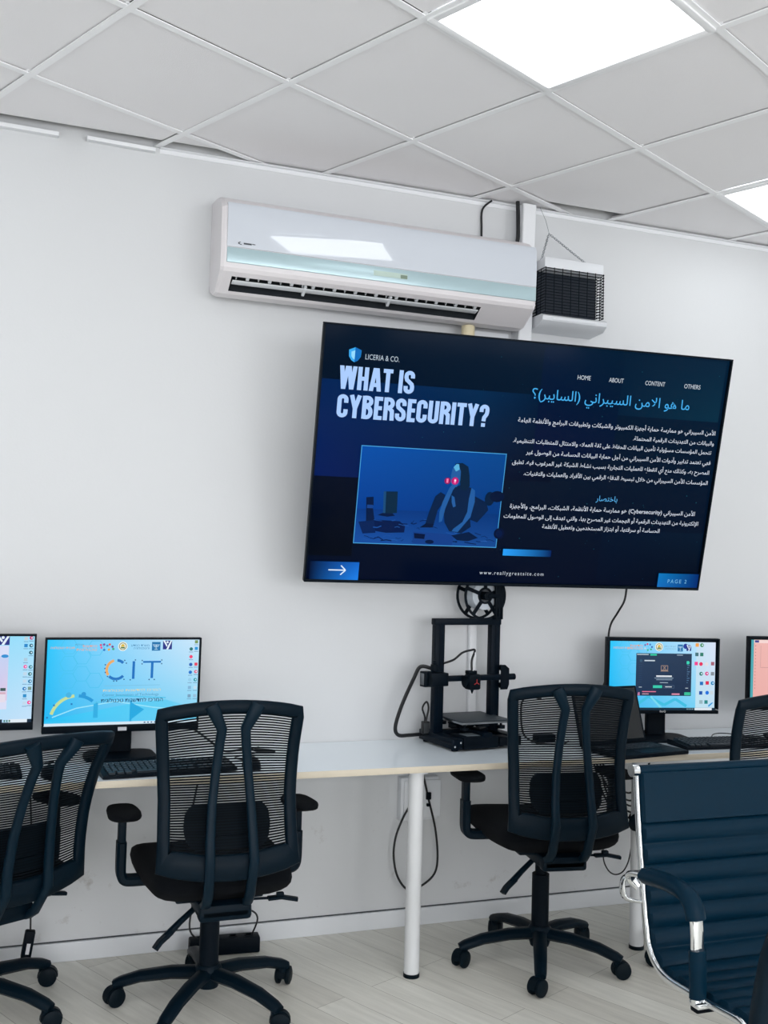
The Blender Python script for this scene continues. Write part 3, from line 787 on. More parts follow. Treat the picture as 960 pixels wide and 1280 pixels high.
# local frame: x right, y to the wall
mb = MB()
for x in (-.135, .135):
    mb.box((x, -.02, .028), (.044, .27, .040), bev=.003)
    mb.box((x-.0225, -.02, .028), (.002, .26, .006)); mb.box((x+.0225, -.02, .028), (.002, .26, .006))
mb.box((0, .03, .036), (.24, .04, .036), bev=.003); mb.box((0, -.02, .056), (.04, .27, .02), bev=.002)
for x in (-.135, .135):
    for y in (-.13, .09): mb.cyl((x, y, 0), (x, y, .01), .014, n=14)
mb.build('base_frame', M_alu, pr)
for x, z in ((-.150, .020), (-.124, .034)):
    mb = MB(); mb.cyl((x, -.1555, z), (x, -.1575, z), .004, n=10); mb.build('screw', M_chrome, pr)
mb = MB(); mb.box((-.03, -.10, .029), (.16, .11, .046), bev=.004); mb.box((.085, -.12, .026), (.055, .06, .036), bev=.004); mb.build('control_box', M_dark, pr)
mb = MB(); mb.box((-.045, -.10, .0525), (.07, .06, .001)); mb.build('sticker', mat('grey_sticker', (120, 132, 140), .5), pr)
UX = .132
for x in (-UX, UX):
    mb = MB(); mb.box((x, .02, .262), (.042, .032, .43), bev=.002); mb.box((x, .0035, .262), (.006, .002, .42)); mb.build('upright', M_alu, pr)
mb = MB(); mb.box((0, .02, .486), (.314, .034, .026), bev=.003); mb.build('top_bar', M_alu, pr)
mb = MB(); mb.box((.0, -.012, .262), (.36, .022, .022), bev=.002); mb.cyl((.18, -.012, .262), (.215, -.012, .262), .013, n=16); mb.build('cross_beam', M_alu, pr)
mb = MB(); mb.box((-.155, -.02, .262), (.075, .05, .052), bev=.004); mb.box((-.185, .012, .26), (.042, .042, .06), bev=.003); mb.box((-.165, -.01, .305), (.02, .03, .03), bev=.004); mb.cyl((-.165, -.01, .32), (-.165, -.01, .335), .007, n=10); mb.build('extruder_motor', M_dark, pr)
mb = MB(); mb.box((-.2065, .012, .26), (.003, .03, .045)); mb.build('motor_plate', M_steel, pr)
mb = MB(); mb.prism([(-.02, -.05), (.012, -.05), (.02, -.03), (.02, .035), (.0, .05), (-.02, .05)], 0, .004, Matrix.Translation((UX+.03, -.02, .262)) @ Matrix.Rotation(PI/2, 4, 'X'))
for z in (-.036, .036): mb.cyl((UX+.03, -.02, .262+z), (UX+.03, .01, .262+z), .012, n=16)
mb.build('roller_bracket', M_dark, pr)
mb = MB(); mb.box((-.012, -.052, .252), (.054, .046, .062), bev=.008); mb.cyl((-.045, -.045, .252), (-.028, -.045, .252), .024, n=18); mb.box((-.012, -.04, .288), (.04, .03, .014), bev=.003); mb.cyl((-.012, -.05, .222), (-.012, -.05, .205), .008, .002, n=12); mb.build('print_head', M_dark, pr)
mb = MB()
mb.M = Matrix.Translation((-.006, -.0755, .25)) @ Matrix.Rotation(PI/2, 4, 'X')
for k in range(3):
    a = R(90+120*k); mb.box((.007*math.cos(a), .007*math.sin(a), 0), (.013, .0025, .001), rot=(0, 0, a))
mb.build('red_mark', M_red, pr)
mb = MB(); mb.box((0, 0, 0), (.232, .232, .004), bev=.001); bp = mb.build('build_plate', M_plate, pr); bp.location = (.012, -.012, .106)
mb = MB(); mb.box((.012, -.012, .0985), (.225, .225, .007), bev=.001); mb.build('heated_bed', M_steel, pr)
mb = MB(); mb.box((.012, -.012, .085), (.19, .05, .006)); mb.box((.012, -.012, .085), (.05, .19, .006))
for x in (-.085, .085):
    for y in (-.085, .085): mb.cyl((x+.012, y-.012, .070), (x+.012, y-.012, .082), .017, n=18); mb.cyl((x+.012, y-.012, .08), (x+.012, y-.012, .1), .005, n=8)
for s in (-1, 1): mb.cyl((.012+s*.03, .03, .068), (.012+s*.03, .05, .068), .012, n=14)
mb.build('bed_carriage', M_dark, pr)
mb = MB(); mb.tube(smooth_path([(-.012, -.045, .295), (-.010, -.04, .335), (.016, -.02, .372), (.006, -.005, .372), (-.03, .0, .362), (-.07, .0, .335), (-.115, .0, .322)], 7), .0045, 7); mb.build('ribbon_cable', M_cord, pr)
mb = MB(); mb.tube(smooth_path([(-.012, -.055, .295), (.0, -.045, .33), (.012, -.03, .365)], 6), .0025, 6); mb.build('feed_tube', M_white, pr)
mb = MB(); mb.tube(smooth_path([(-.16, .02, .30), (-.20, .04, .305), (-.225, .05, .255), (-.27, .06, .15), (-.295, .06, .07), (-.275, .07, .035), (-.22, .08, .030), (-.15, .09, .03)], 7), .0075, 8); mb.build('sleeved_cable', M_cord, pr)
mb = MB(); mb.tube(smooth_path([(-.165, .06, .045), (-.165, .055, .10), (-.18, .05, .14), (-.165, .045, .165), (-.155, .045, .14), (-.16, .05, .1), (-.17, .05, .06)], 6), .004, 6); mb.box((-.165, .05, .062), (.028, .022, .05), bev=.002); mb.build('limit_switch_wire', M_cord, pr)
mb = MB(); mb.box((-.165, .038, .062), (.024, .002, .04)); mb.build('steel_plate', M_steel, pr)
mb = MB()
for x in (.119, .132, .145): mb.box((x, -.012, .575), (.008, .014, .156), bev=.001)
mb.box((.132, -.012, .60), (.040, .012, .11), bev=.002); mb.box((.132, .0, .503), (.04, .03, .01), bev=.002); mb.cyl((.132, -.01, .592), (.075, -.01, .592), .011, n=12); mb.cyl((.075, -.018, .592), (.075, .072, .592), .0165, n=18)
mb.build('spool_holder', M_dark, pr)
# spool of filament
sp = thing('filament_spool', 'black filament spool on top of the 3D printer just below the television', 'spool')
axis = Matrix.Translation((.075, .0, .592)) @ Matrix.Rotation(PI/2, 4, 'X')
for zf in (-.068, -.006):
    mb = MB(axis)
    RO, RI = .100, .034
    mb.lathe([(RO-.010, zf), (RO, zf), (RO, zf+.005), (RO-.010, zf+.005), (RO-.010, zf)], 40)
    mb.lathe([(.026, zf), (RI, zf), (RI, zf+.005), (.026, zf+.005), (.026, zf)], 28)
    for k in range(5):
        a = 2*PI*k/5+.3; mb.box((.062*math.cos(a), .062*math.sin(a), zf+.0025), (.062, .015, .004), rot=(0, 0, a))
    mb.build('flange', M_dark, sp)
mb = MB(axis); mb.lathe([(.027, -.062), (.058, -.062), (.059, -.035), (.058, -.007), (.027, -.007), (.027, -.062)], 36); mb.build('filament', M_filament, sp)
sp.location = pr.location; sp.rotation_euler = pr.rotation_euler

# ================================================================= MONITORS
def monitor(label, W, H, loc, yaw, tilt, canvas, chin=.024, group='computer monitors on the desk', sticker=False, brand=None, k=1):
    W *= k; H *= k; chin *= k; zc = loc[2]-DESK
    t = thing('monitor', label, 'monitor', (loc[0], loc[1], DESK), (0, 0, R(yaw)), None)
    P = Matrix.Translation((0, 0, zc)) @ Matrix.Rotation(R(tilt), 4, 'X')
    mb = MB(P); bz = .0065
    for (x, z, sx, sz) in ((0, H/2-bz/2, W, bz), (0, -H/2+chin/2, W, chin), (-W/2+bz/2, chin/2, bz, H-chin-bz), (W/2-bz/2, chin/2, bz, H-chin-bz)):
        mb.box((x, .012, z), (sx, .03, sz), bev=.0012)
    mb.box((0, .026, 0), (W-.004, .014, H-.004), bev=.003); mb.box((0, .045, -.02), (W*.55, .04, H*.55), bev=.012)
    mb.build('housing', M_dark, t)
    canvas.build('screen', M_screen, t, P @ Matrix.Translation((-W/2, .0085, -H/2)) @ Matrix.Diagonal((k, 1, k, 1)), .00005)
    mb = MB(); mb.sweep(smooth_path([(0, .075, .014), (0, .075, zc*.4), (0, .062, zc)], 5), rect(.085, .03, .006), (1, 0, 0)); mb.build('stand_neck', M_dark, t)
    mb = MB(); mb.loft([[(sx*x*k, .03+sy*y*k, z) for x, y in BASEP] for z, k, sx, sy in ((0, 1, 1, 1), (.007, 1, 1, 1), (.012, .96, 1, 1))]); mb.build('stand_base', M_dark, t)
    if sticker:
        mb = MB(P); mb.box((0, -.0035, -H/2+.0105), (.030, .001, .0125)); mb.build('sticker', M_lab, t)
    if brand:
        V, F, TWd = text_mesh(brand); me = bpy.data.meshes.new('brand_mark'); k = .026/TWd
        me.from_pydata([P @ Vector((a*k-.013, -.0035, -H/2+.007+q*k)) for a, q in V], [], F); me.materials.append(M_lab)
        o = bpy.data.objects.new('brand_mark', me); C.objects.link(o); o.parent = t
    return t
BASEP = []
for k in range(28):
    a = 2*PI*k/28; s_, c_ = math.sin(a), math.cos(a)
    BASEP.append((.125*math.copysign(abs(c_)**.45, c_), .095*math.copysign(abs(s_)**.45, s_)))

def wallpaper(W, H, x0, y0, x1, y1):
    c = Canvas()
    c.grad(x0, y0, x1, y1, (20, 180, 240), (120, 212, 245), (200, 228, 248), (0, 196, 250), 14)
    w_, h_ = x1-x0, y1-y0
    X = lambda u: x0+u*w_
    Y = lambda v: y0+v*h_
    for (u, v) in ((.14, .72), (.225, .80), (.225, .60), (.14, .52), (.31, .90), (.14, .92), (.31, .52)):
        r = .055*w_
        c.line([(X(u)+r*math.cos(R(60*k)), Y(v)+r*math.sin(R(60*k))) for k in range(7)], .0016, (60, 190, 236))
    return c, X, Y
def deskicon(c, x, y, s, col, kind=0, lab=True):
    if kind == 0: c.disc(x, y, s*.5, col, 14)
    elif kind == 1: c.rect(x-s*.45, y-s*.45, x+s*.45, y+s*.45, col)
    elif kind == 2: c.disc(x, y, s*.5, col, 14); c.disc(x+s*.12, y+s*.02, s*.2, (220, 240, 250), 10)
    if lab: c.rect(x-s*.6, y-s*.95, x+s*.6, y-s*.78, (110, 150, 185))
def emblem(c, x, y, r):
    c.disc(x, y, r, (240, 240, 230), 20); c.disc(x, y, r*.8, (90, 110, 60), 18); c.disc(x, y, r*.66, (235, 238, 225), 16)
    c.poly([(x-r*.4, y-r*.1), (x+r*.4, y-r*.1), (x+r*.3, y+r*.35), (x, y+r*.5), (x-r*.3, y+r*.35)], (214, 182, 60)); c.rect(x-r*.42, y-r*.45, x+r*.42, y-r*.15, (60, 110, 50))
def menorah(c, x0, y0, x1, y1):
    c.rect(x0, y0, x1, y1, (0, 110, 170)); cx, w_ = (x0+x1)/2, x1-x0; top = y1-(y1-y0)*.25
    for r in (.14, .25, .36): c.arc(cx, top, r*w_, 180, 360, w_*.05, (190, 225, 245), 10)
    c.rect(cx-w_*.025, y0+(y1-y0)*.18, cx+w_*.025, top, (190, 225, 245)); c.rect(cx-w_*.2, y0+(y1-y0)*.14, cx+w_*.2, y0+(y1-y0)*.2, (190, 225, 245))
def ymark(c, x0, y0, x1, y1):
    w_, h_ = x1-x0, y1-y0; c.rect(x0, y0, x1, y1, (24, 40, 130))
    c.poly([(x0, y1), (x0+w_*.22, y1), (x0+w_*.5, y0+h_*.45), (x0+w_*.42, y0+h_*.28)], (225, 238, 250)); c.poly([(x1, y1), (x1-w_*.18, y1), (x0+w_*.38, y0), (x0+w_*.6, y0)], (225, 238, 250)); c.disc(x0+w_*.5, y0+h_*.82, w_*.12, (225, 238, 250), 12)

# --- monitor with the CIT wallpaper
W1, H1 = .54, .33
c, X, Y = wallpaper(W1, H1, .006, .025, .534, .3235)
c.poly([(.006, .03), (.534, .03), (.534, .075), (.42, .108), (.30, .098), (.15, .07), (.006, .045)], [(60, 196, 242), (110, 206, 242), (140, 214, 244), (96, 204, 242), (90, 205, 245), (60, 200, 246), (20, 192, 246)])
c.line([(X(.05), Y(.10)), (X(.2), Y(.2)), (X(.45), Y(.27)), (X(.7), Y(.19)), (X(.95), Y(.14))], .004, (150, 226, 250))
for k, (a0, a1, col) in enumerate(((95, 165, (196, 220, 150)), (50, 85, (20, 150, 214)))): c.arc(X(.20), Y(.06), .085, a0, a1, .011, col)
for u, v in ((.06, .24), (.17, .25), (.02, .1), (.33, .26)): c.rect(X(u)-.003, Y(v)-.003, X(u)+.003, Y(v)+.003, (20, 120, 190))
c.disc(.135, .133, .008, (30, 150, 214), 12); c.disc(.085, .131, .010, (60, 176, 226), 12)
c.poly([(.30, .04), (.345, .075), (.30, .10)], (30, 168, 224)); c.rect(.295, .032, .302, .108, (30, 168, 224)); c.rect(.17, .05, .185, .10, (40, 172, 226)); c.line([(.17, .10), (.25, .125), (.42, .115)], .004, (80, 196, 236))
c.text(hebrew('מכללת'), .100, .302, .028, .007, (90, 150, 190))
c.text(hebrew('תוכנית הטכנולוגיה'), .018, .291, .080, .008, (226, 170, 130)); c.text(hebrew('והחדשנות'), .125, .296, .048, .009, (240, 150, 100)); c.text(hebrew('טכנולוגית'), .104, .284, .069, .009, (235, 170, 130))
for k, (x, y, col) in enumerate(((.186, .304, (220, 60, 110)), (.197, .306, (120, 60, 160)), (.208, .302, (60, 140, 200)), (.216, .306, (230, 90, 60)), (.226, .298, (120, 50, 130)), (.229, .29, (60, 170, 120)), (.214, .288, (230, 170, 40)), (.198, .287, (40, 120, 200)), (.188, .295, (220, 80, 150)))): c.disc(x, y, .0042, col, 10)
emblem(c, .2615, .2995, .0165)
c.text(hebrew('משרד המדע'), .2899, .299, .064, .0075, (60, 130, 180)); c.text(hebrew('והטכנולוגיה'), .2995, .289, .055, .0075, (60, 130, 180))
menorah(c, .3633, .2835, .3933, .3145); ymark(c, .4021, .288, .4343, .3195)
BL = (0, 110, 190)
c.arc(.242, .2175, .033, 105, 215, .0095, (236, 168, 92)); c.arc(.242, .2175, .033, 225, 318, .0095, BL); c.arc(.242, .2175, .033, 45, 85, .0095, BL)
c.rect(.2975, .184, .3065, .2465, BL); c.rect(.3345, .2405, .3975, .2470, BL); c.rect(.3625, .186, .3715, .241, BL)
for x, y in ((.204, .235), (.203, .222), (.205, .208), (.213, .194), (.235, .1775), (.245, .1775), (.27, .183), (.276, .24), (.27, .25), (.307, .251), (.292, .181), (.331, .249), (.331, .237), (.4, .25), (.4, .237), (.358, .181), (.376, .181)): c.disc(x, y, .0024, (0, 70, 130), 8)
c.rect(.204, .1605, .397, .1625, (120, 190, 225))
c.text(hebrew('המרכז לחדשנות טכנולוגית'), .199, .1405, .201, .0085, (226, 214, 170)); c.text('Center Innovation of Technology', .198, .1245, .196, .009, (70, 150, 190)); c.text(hebrew('המרכז לחדשנות טכנולוגית'), .194, .1035, .215, .0125, (10, 60, 100), .01)
for k, (x, y, col, kd) in enumerate(((.504, .289, (20, 110, 110), 0), (.5225, .291, (30, 150, 220), 1), (.5045, .261, (240, 60, 110), 0), (.5045, .233, (20, 90, 180), 0), (.5235, .234, (230, 60, 90), 1), (.504, .205, (0, 110, 200), 0), (.524, .207, (220, 90, 130), 2), (.523, .178, (20, 150, 170), 2), (.522, .315, (120, 150, 90), 1), (.503, .178, (150, 205, 235), 0), (.503, .15, (130, 180, 215), 1), (.523, .15, (190, 220, 240), 0), (.503, .12, (120, 160, 190), 1), (.523, .12, (150, 190, 220), 1))): deskicon(c, x, y, .0125, col, kd)
c.rect(.006, .025, .534, .0345, (214, 232, 244))
for k in range(6): c.rect(.345+.012*k, .0275, .351+.012*k, .032, (60, 100, 140))
m1 = monitor('monitor showing the sky blue CIT wallpaper, behind the chair left of the 3D printer', W1, H1, (.387, 3.697, 1.009), 1.5, 1.1, c, sticker=True)

# --- leftmost monitor
c = Canvas()
c.grad(.006, .025, .534, .3235, (120, 205, 240), (196, 224, 248), (150, 220, 248), (120, 205, 245), 10)
c.rect(.10, .07, .452, .2855, (214, 220, 244)); c.grad(.40, .10, .452, .25, (196, 190, 230), (226, 200, 226), (190, 206, 240), (200, 210, 240), 4)
ymark(c, .41, .288, .453, .3185)
c.disc(.44, .25, .012, (30, 140, 210), 10, .006); c.rect(.43, .132, .447, .142, (50, 80, 80)); c.rect(.40, .094, .447, .13, (226, 218, 232)); c.rect(.40, .121, .447, .128, (210, 170, 190))
for k, (x, y, col, kd) in enumerate(((.506, .31, (190, 205, 215), 1), (.523, .312, (190, 50, 120), 2), (.506, .286, (0, 130, 200), 1), (.523, .286, (10, 100, 130), 2), (.523, .262, (10, 100, 120), 2), (.507, .238, (170, 200, 220), 1), (.507, .214, (240, 80, 160), 2), (.524, .213, (20, 130, 150), 2), (.523, .189, (10, 110, 120), 2), (.524, .164, (10, 120, 170), 2), (.507, .19, (190, 215, 235), 1), (.507, .165, (190, 215, 235), 1), (.507, .139, (20, 120, 190), 2), (.524, .14, (120, 150, 140), 1), (.509, .115, (30, 140, 200), 1), (.524, .092, (240, 70, 150), 2), (.509, .09, (190, 215, 235), 1))): deskicon(c, x, y, .0125, col, kd)
c.rect(.006, .025, .44, .036, (16, 40, 60)); c.rect(.46, .025, .52, .036, (225, 235, 242)); c.rect(.52, .025, .534, .036, (16, 40, 60))
for k in range(3): c.rect(.445+.008*k, .027, .45+.008*k, .034, (60, 120, 110))
m0 = monitor('monitor cut off at the left edge of the photo, showing a pale blue desktop', W1, .325, (-.182, 3.69, 1.024), -1, 1.0, c)

# --- monitor right of the printer with an open dark window
W2, H2 = .50, .315
c, X, Y = wallpaper(W2, H2, .0165, .014, .486, .299)
c.grad(.40, .014, .486, .299, (190, 226, 240), (190, 222, 240), (214, 224, 244), (196, 222, 240), 6)
c.line([(.13, .03), (.19, .07), (.26, .035), (.31, .06), (.36, .03)], .012, (60, 190, 226)); c.line([(.2, .07), (.25, .02)], .008, (120, 216, 240))
c.text(hebrew('התוכנית הטכנולוגיה'), .030, .267, .085, .009, (226, 176, 150)); c.text(hebrew('וחדשנות'), .104, .276, .055, .010, (240, 150, 100)); c.text(hebrew('טכנולוגית'), .092, .265, .068, .009, (235, 160, 120))
for k, (x, y, col) in enumerate(((.170, .284, (120, 90, 170)), (.18, .288, (220, 60, 110)), (.192, .286, (60, 120, 200)), (.2, .276, (40, 90, 180)), (.196, .266, (60, 170, 120)), (.182, .263, (60, 180, 140)), (.17, .27, (200, 210, 220)))): c.disc(x, y, .0042, col, 10)
emblem(c, .232, .277, .018)
c.text(hebrew('משרד המדע'), .2535, .276, .054, .0075, (130, 180, 210)); c.text(hebrew('והטכנולוגיה'), .2585, .266, .049, .0075, (130, 180, 210))
menorah(c, .3148, .259, .338, .288); c.disc(.350, .281, .011, (20, 50, 150), 16); ymark(c, .354, .262, .375, .287)
c.grad(.1315, .0735, .3785, .250, (16, 44, 78), (14, 38, 70), (14, 46, 78), (18, 52, 84), 4)
c.rect(.1345, .243, .186, .2465, (190, 205, 216)); c.rect(.193, .2405, .222, .2475, (40, 200, 160)); c.rect(.312, .242, .338, .2455, (150, 170, 186))
c.rect(.168, .217, .214, .222, (200, 214, 226)); c.disc(.153, .219, .006, (40, 80, 110), 12)
c.disc(.3625, .2125, .007, (50, 210, 180), 12); c.rect(.356, .206, .364, .219, (50, 210, 180))
c.line([(.243, .181), (.243, .199), (.272, .199), (.272, .181), (.243, .181)], .0028, (150, 128, 118)); c.line([(.252, .196), (.263, .184)], .003, (150, 128, 118)); c.line([(.263, .196), (.252, .184)], .003, (150, 128, 118)); c.poly([(.24, .175), (.276, .175), (.272, .180), (.243, .180)], (150, 128, 118))
c.rect(.2215, .1525, .291, .158, (235, 240, 246))
c.rect(.214, .146, .298, .1485, (150, 172, 192)); c.rect(.222, .139, .293, .1415, (150, 172, 192)); c.rect(.238, .127, .274, .1295, (170, 190, 206))
c.rect(.208, .1055, .2485, .117, (50, 200, 170)); c.rect(.262, .1095, .292, .1125, (225, 232, 240)); c.line([(.256, .1055), (.302, .1055), (.302, .117), (.256, .117), (.256, .1055)], .001, (90, 116, 140))
c.rect(.1605, .0888, .222, .0925, (235, 120, 150)); c.rect(.1605, .0795, .19, .0825, (225, 170, 185)); c.poly([(.14, .075), (.15, .075), (.15, .088), (.143, .088)], (190, 120, 160))
c.rect(.292, .078, .327, .0835, (235, 150, 175)); c.rect(.348, .0765, .3755, .089, (50, 190, 150))
for k in range(9): c.rect(.358, .128+.009*k, .358+.004*(1+k % 3), .131+.009*k, (80, 120, 156)); c.rect(.142, .13+.009*k, .158, .1315+.009*k, (30, 62, 98))
c.rect(.145, .108, .158, .1105, (190, 205, 216)); c.rect(.352, .105, .364, .1075, (200, 214, 226))
for x, y, col, kd in ((.4007, .2875, (240, 160, 70), 1), (.4222, .2868, (60, 140, 90), 2), (.40, .248, (60, 110, 120), 1), (.422, .248, (30, 120, 100), 1), (.398, .2097, (240, 60, 140), 1), (.4196, .208, (230, 40, 90), 0), (.445, .208, (225, 220, 225), 0), (.472, .21, (160, 90, 110), 1), (.4211, .167, (10, 120, 110), 2), (.4469, .168, (220, 40, 130), 2), (.4723, .1677, (130, 140, 150), 1), (.4236, .1266, (0, 110, 190), 1), (.4494, .1289, (220, 20, 70), 1), (.4737, .1282, (0, 130, 190), 2), (.4212, .0869, (10, 80, 170), 1), (.4498, .0878, (0, 110, 220), 0), (.423, .049, (150, 180, 190), 1), (.4458, .0489, (20, 130, 130), 1), (.47, .088, (200, 215, 225), 1)): deskicon(c, x, y, .0165, col, kd, False)
c.poly([(.458, .028), (.474, .042), (.478, .048), (.47, .046), (.455, .034)], (20, 150, 220))
c.rect(.0165, .014, .486, .0245, (14, 46, 66)); c.rect(.3945, .0145, .472, .024, (222, 230, 238))
for k in range(4): c.rect(.36+.008*k, .017, .364+.008*k, .0215, (150, 180, 190))
m2 = monitor('monitor with a dark window open on a blue wallpaper, standing behind the open laptop', W2, H2, (2.606, 3.64, 1.020), -10.5, 1.5, c, chin=.0145, brand='BenQ', k=1.014)

# --- pink screen at the right edge
c = Canvas()
c.grad(.007, .02, .493, .300, (232, 170, 165), (240, 190, 180), (240, 196, 190), (236, 178, 172), 6)
c.rect(.007, .02, .026, .300, (70, 165, 175)); c.rect(.026, .286, .493, .300, (244, 214, 210)); c.rect(.03, .288, .05, .298, (60, 60, 140))
for k in range(14): c.rect(.032, .09+.014*k, .036, .094+.014*k, (190, 110, 120))
c.rect(.06, .18, .35, .182, (200, 140, 140)); c.rect(.058, .18, .06, .275, (205, 150, 150))
m3 = monitor('monitor with a salmon pink screen cut off at the right edge of the photo', W2, .315, (3.24, 3.535, 1.035), -8, 1.5, c)

# ================================================================= KEYBOARDS, MICE, LAPTOP
def keyboard(label, W, D_, loc, yaw):
    t = thing('keyboard', label, 'keyboard', (loc[0], loc[1], DESK), (0, 0, R(yaw)))
    mb = MB(); mb.loft([[(x, y, z) for y, z in ((-D_/2, .001), (D_/2, .001), (D_/2, .020), (D_/2-.03, .022), (-D_/2+.004, .012), (-D_/2, .009))] for x in (-W/2, W/2)]); mb.build('case', M_dark, t)
    k_ = MB(); rows = 6; sl_ = R(3.8)
    for r in range(rows):
        y = -D_/2+.016+(D_-.042)*r/(rows-1); z = .0155+.009*r/(rows-1)
        if r == 0: spans = [(.03, .022), (.058, .022), (.084, .022), (.175, .13), (.262, .022), (.29, .022)]
        else: spans = [(.026+.0192*q, .0162) for q in range(15)]
        spans += [(.325+.0185*q, .0155) for q in range(3) if r != 2] + [(.385+.0185*q, .0155) for q in range(4) if .385+.0185*q < W-.012]
        for x, wd in spans:
            if x+wd/2 < W-.006: k_.box((x-W/2, y, z), (wd, .0155, .009), rot=(sl_, 0, 0), bev=.0018, seg=1)
    k_.build('keys', M_key, t)
    return t
keyboard('black keyboard in front of the sky blue CIT monitor', .445, .145, (.512, 3.455, 0), 6)
keyboard('black keyboard in front of the monitor with the dark window', .445, .145, (2.79, 3.475, 0), -3)
keyboard('black keyboard at the left edge of the desk behind the reclined chair', .445, .14, (-.17, 3.49, 0), 4)
def mouse(label, loc, yaw):
    t = thing('mouse', label, 'mouse', (loc[0], loc[1], DESK), (0, 0, R(yaw)))
    mb = MB(); rings = []
    for k in range(9):
        u = k/8; y = -.052+.104*u; wd = .031*math.sin(PI*(.12+.76*u))**.5; h = .036*math.sin(PI*(.15+.7*(1-u*.9)))**.8
        rings.append([(wd*math.cos(a), y, .001+h*max(0, math.sin(a))**.7 if math.sin(a) > 0 else .001) for a in (2*PI*j/16 for j in range(16))])
    mb.loft(rings); mb.build('shell', M_dark, t)
    mb = MB(); mb.cyl((-.004, .03, .028), (.004, .03, .028), .008, n=14); mb.build('scroll_wheel', M_rub, t)
    mb = MB(); mb.tube(smooth_path([(0, .052, .012), (.01, .09, .006), (-.03, .14, .006), (.02, .19, .006), (.06, .21, .006)], 6), .0022, 6); mb.build('cord', M_cord, t)
    return t
mouse('black mouse beside the keyboard of the sky blue CIT monitor', (.80, 3.455, 0), 0)
mouse('black mouse at the right edge of the desk beside the keyboard', (3.04, 3.46, 0), -5)
mouse('black mouse next to the keyboard at the left, behind the reclined chair', (.145, 3.44, 0), 12)
lp = thing('laptop', 'open black laptop on the desk in front of the monitor with the dark window', 'laptop', (2.32, 3.42, DESK), (0, 0, R(9)))
mb = MB(); mb.box((0, 0, .010), (.345, .235, .016), bev=.004); mb.build('base', M_dark, lp)
mb = MB()
for r in range(5):
    for q in range(15): mb.box((-.135+.0193*q, -.005+.0185*r, .0185), (.016, .0155, .002), bev=.0008, seg=1)
mb.build('keys', M_key, lp)
mb = MB(); mb.box((0, -.072, .0183), (.10, .06, .0008)); mb.build('touchpad', M_blk, lp)
mb = MB(Matrix.Translation((0, .116, .014)) @ Matrix.Rotation(R(-17), 4, 'X')); mb.box((0, .004, .115), (.345, .007, .23), bev=.003); mb.build('lid', M_dark, lp)
mb = MB(Matrix.Translation((0, .116, .014)) @ Matrix.Rotation(R(-17), 4, 'X')); mb.box((0, .0, .118), (.325, .001, .205)); mb.build('screen', mat('switched_off_screen', (6, 14, 20), .18), lp)
wb = thing('charger_cable', 'black charger and cable loop on the desk between the 3D printer and the laptop', 'charger', (2.05, 3.64, DESK))
mb = MB(); mb.tube(smooth_path([(-.03, .02, .004), (-.05, .10, .03), (-.03, .16, .14), (.02, .19, .165), (.07, .17, .16)], 6), .004, 6); mb.build('cord', M_cord, wb)
mb = MB(); mb.tube(smooth_path([(-.03, .02, .004), (0, -.01, .005), (.06, -.02, .005), (.12, .03, .005)], 6), .004, 6); mb.build('cord', M_cord, wb)
mb = MB(); mb.box((.03, .07, .016), (.09, .045, .030), rot=(0, 0, R(10)), bev=.005); mb.build('brick', M_dark, wb)
cable('monitor_cable', 'black cables curling on the desk under the sky blue CIT monitor', [(.42, 3.79, .88), (.55, 3.77, .84), (.63, 3.74, .845), (.70, 3.72, .80), (.76, 3.73, .757), (.84, 3.75, .757), (.92, 3.72, .757), (.94, 3.69, .757), (.89, 3.69, .757), (.87, 3.73, .757), (.90, 3.78, .757)], .004)
cable('monitor_cable', 'thin black cable on the desk under the monitor with the dark window', [(2.60, 3.70, .90), (2.66, 3.72, .84), (2.62, 3.74, .80), (2.55, 3.72, .757)], .004)
cable('keyboard_cable', 'thin dark cord lying on the desk to the right of the dark window monitor', [(2.82, 3.555, .765), (2.85, 3.63, .757), (2.92, 3.70, .757), (2.98, 3.70, .757), (3.04, 3.62, .757)], .0022)
tvp = [on_y((784, 722), 3.60), on_y((783, 737), 3.64), on_y((780, 752), 3.72), on_y((772, 766), 3.78), on_y((763, 782), 3.80), on_y((760, 805), 3.80), on_y((760, 835), 3.80), on_y((754, 858), 3.80), on_y((742, 875), 3.78)]
q = on_y((730, 890), 3.76); tvp += [q, Vector((q.x-.02, 3.72, .80)), Vector((q.x-.03, 3.68, DESK+.005)), Vector((q.x-.02, 3.62, DESK+.005))]
cable('television_cable', 'black cord dropping from the television behind the monitor with the dark window', tvp, .0045)

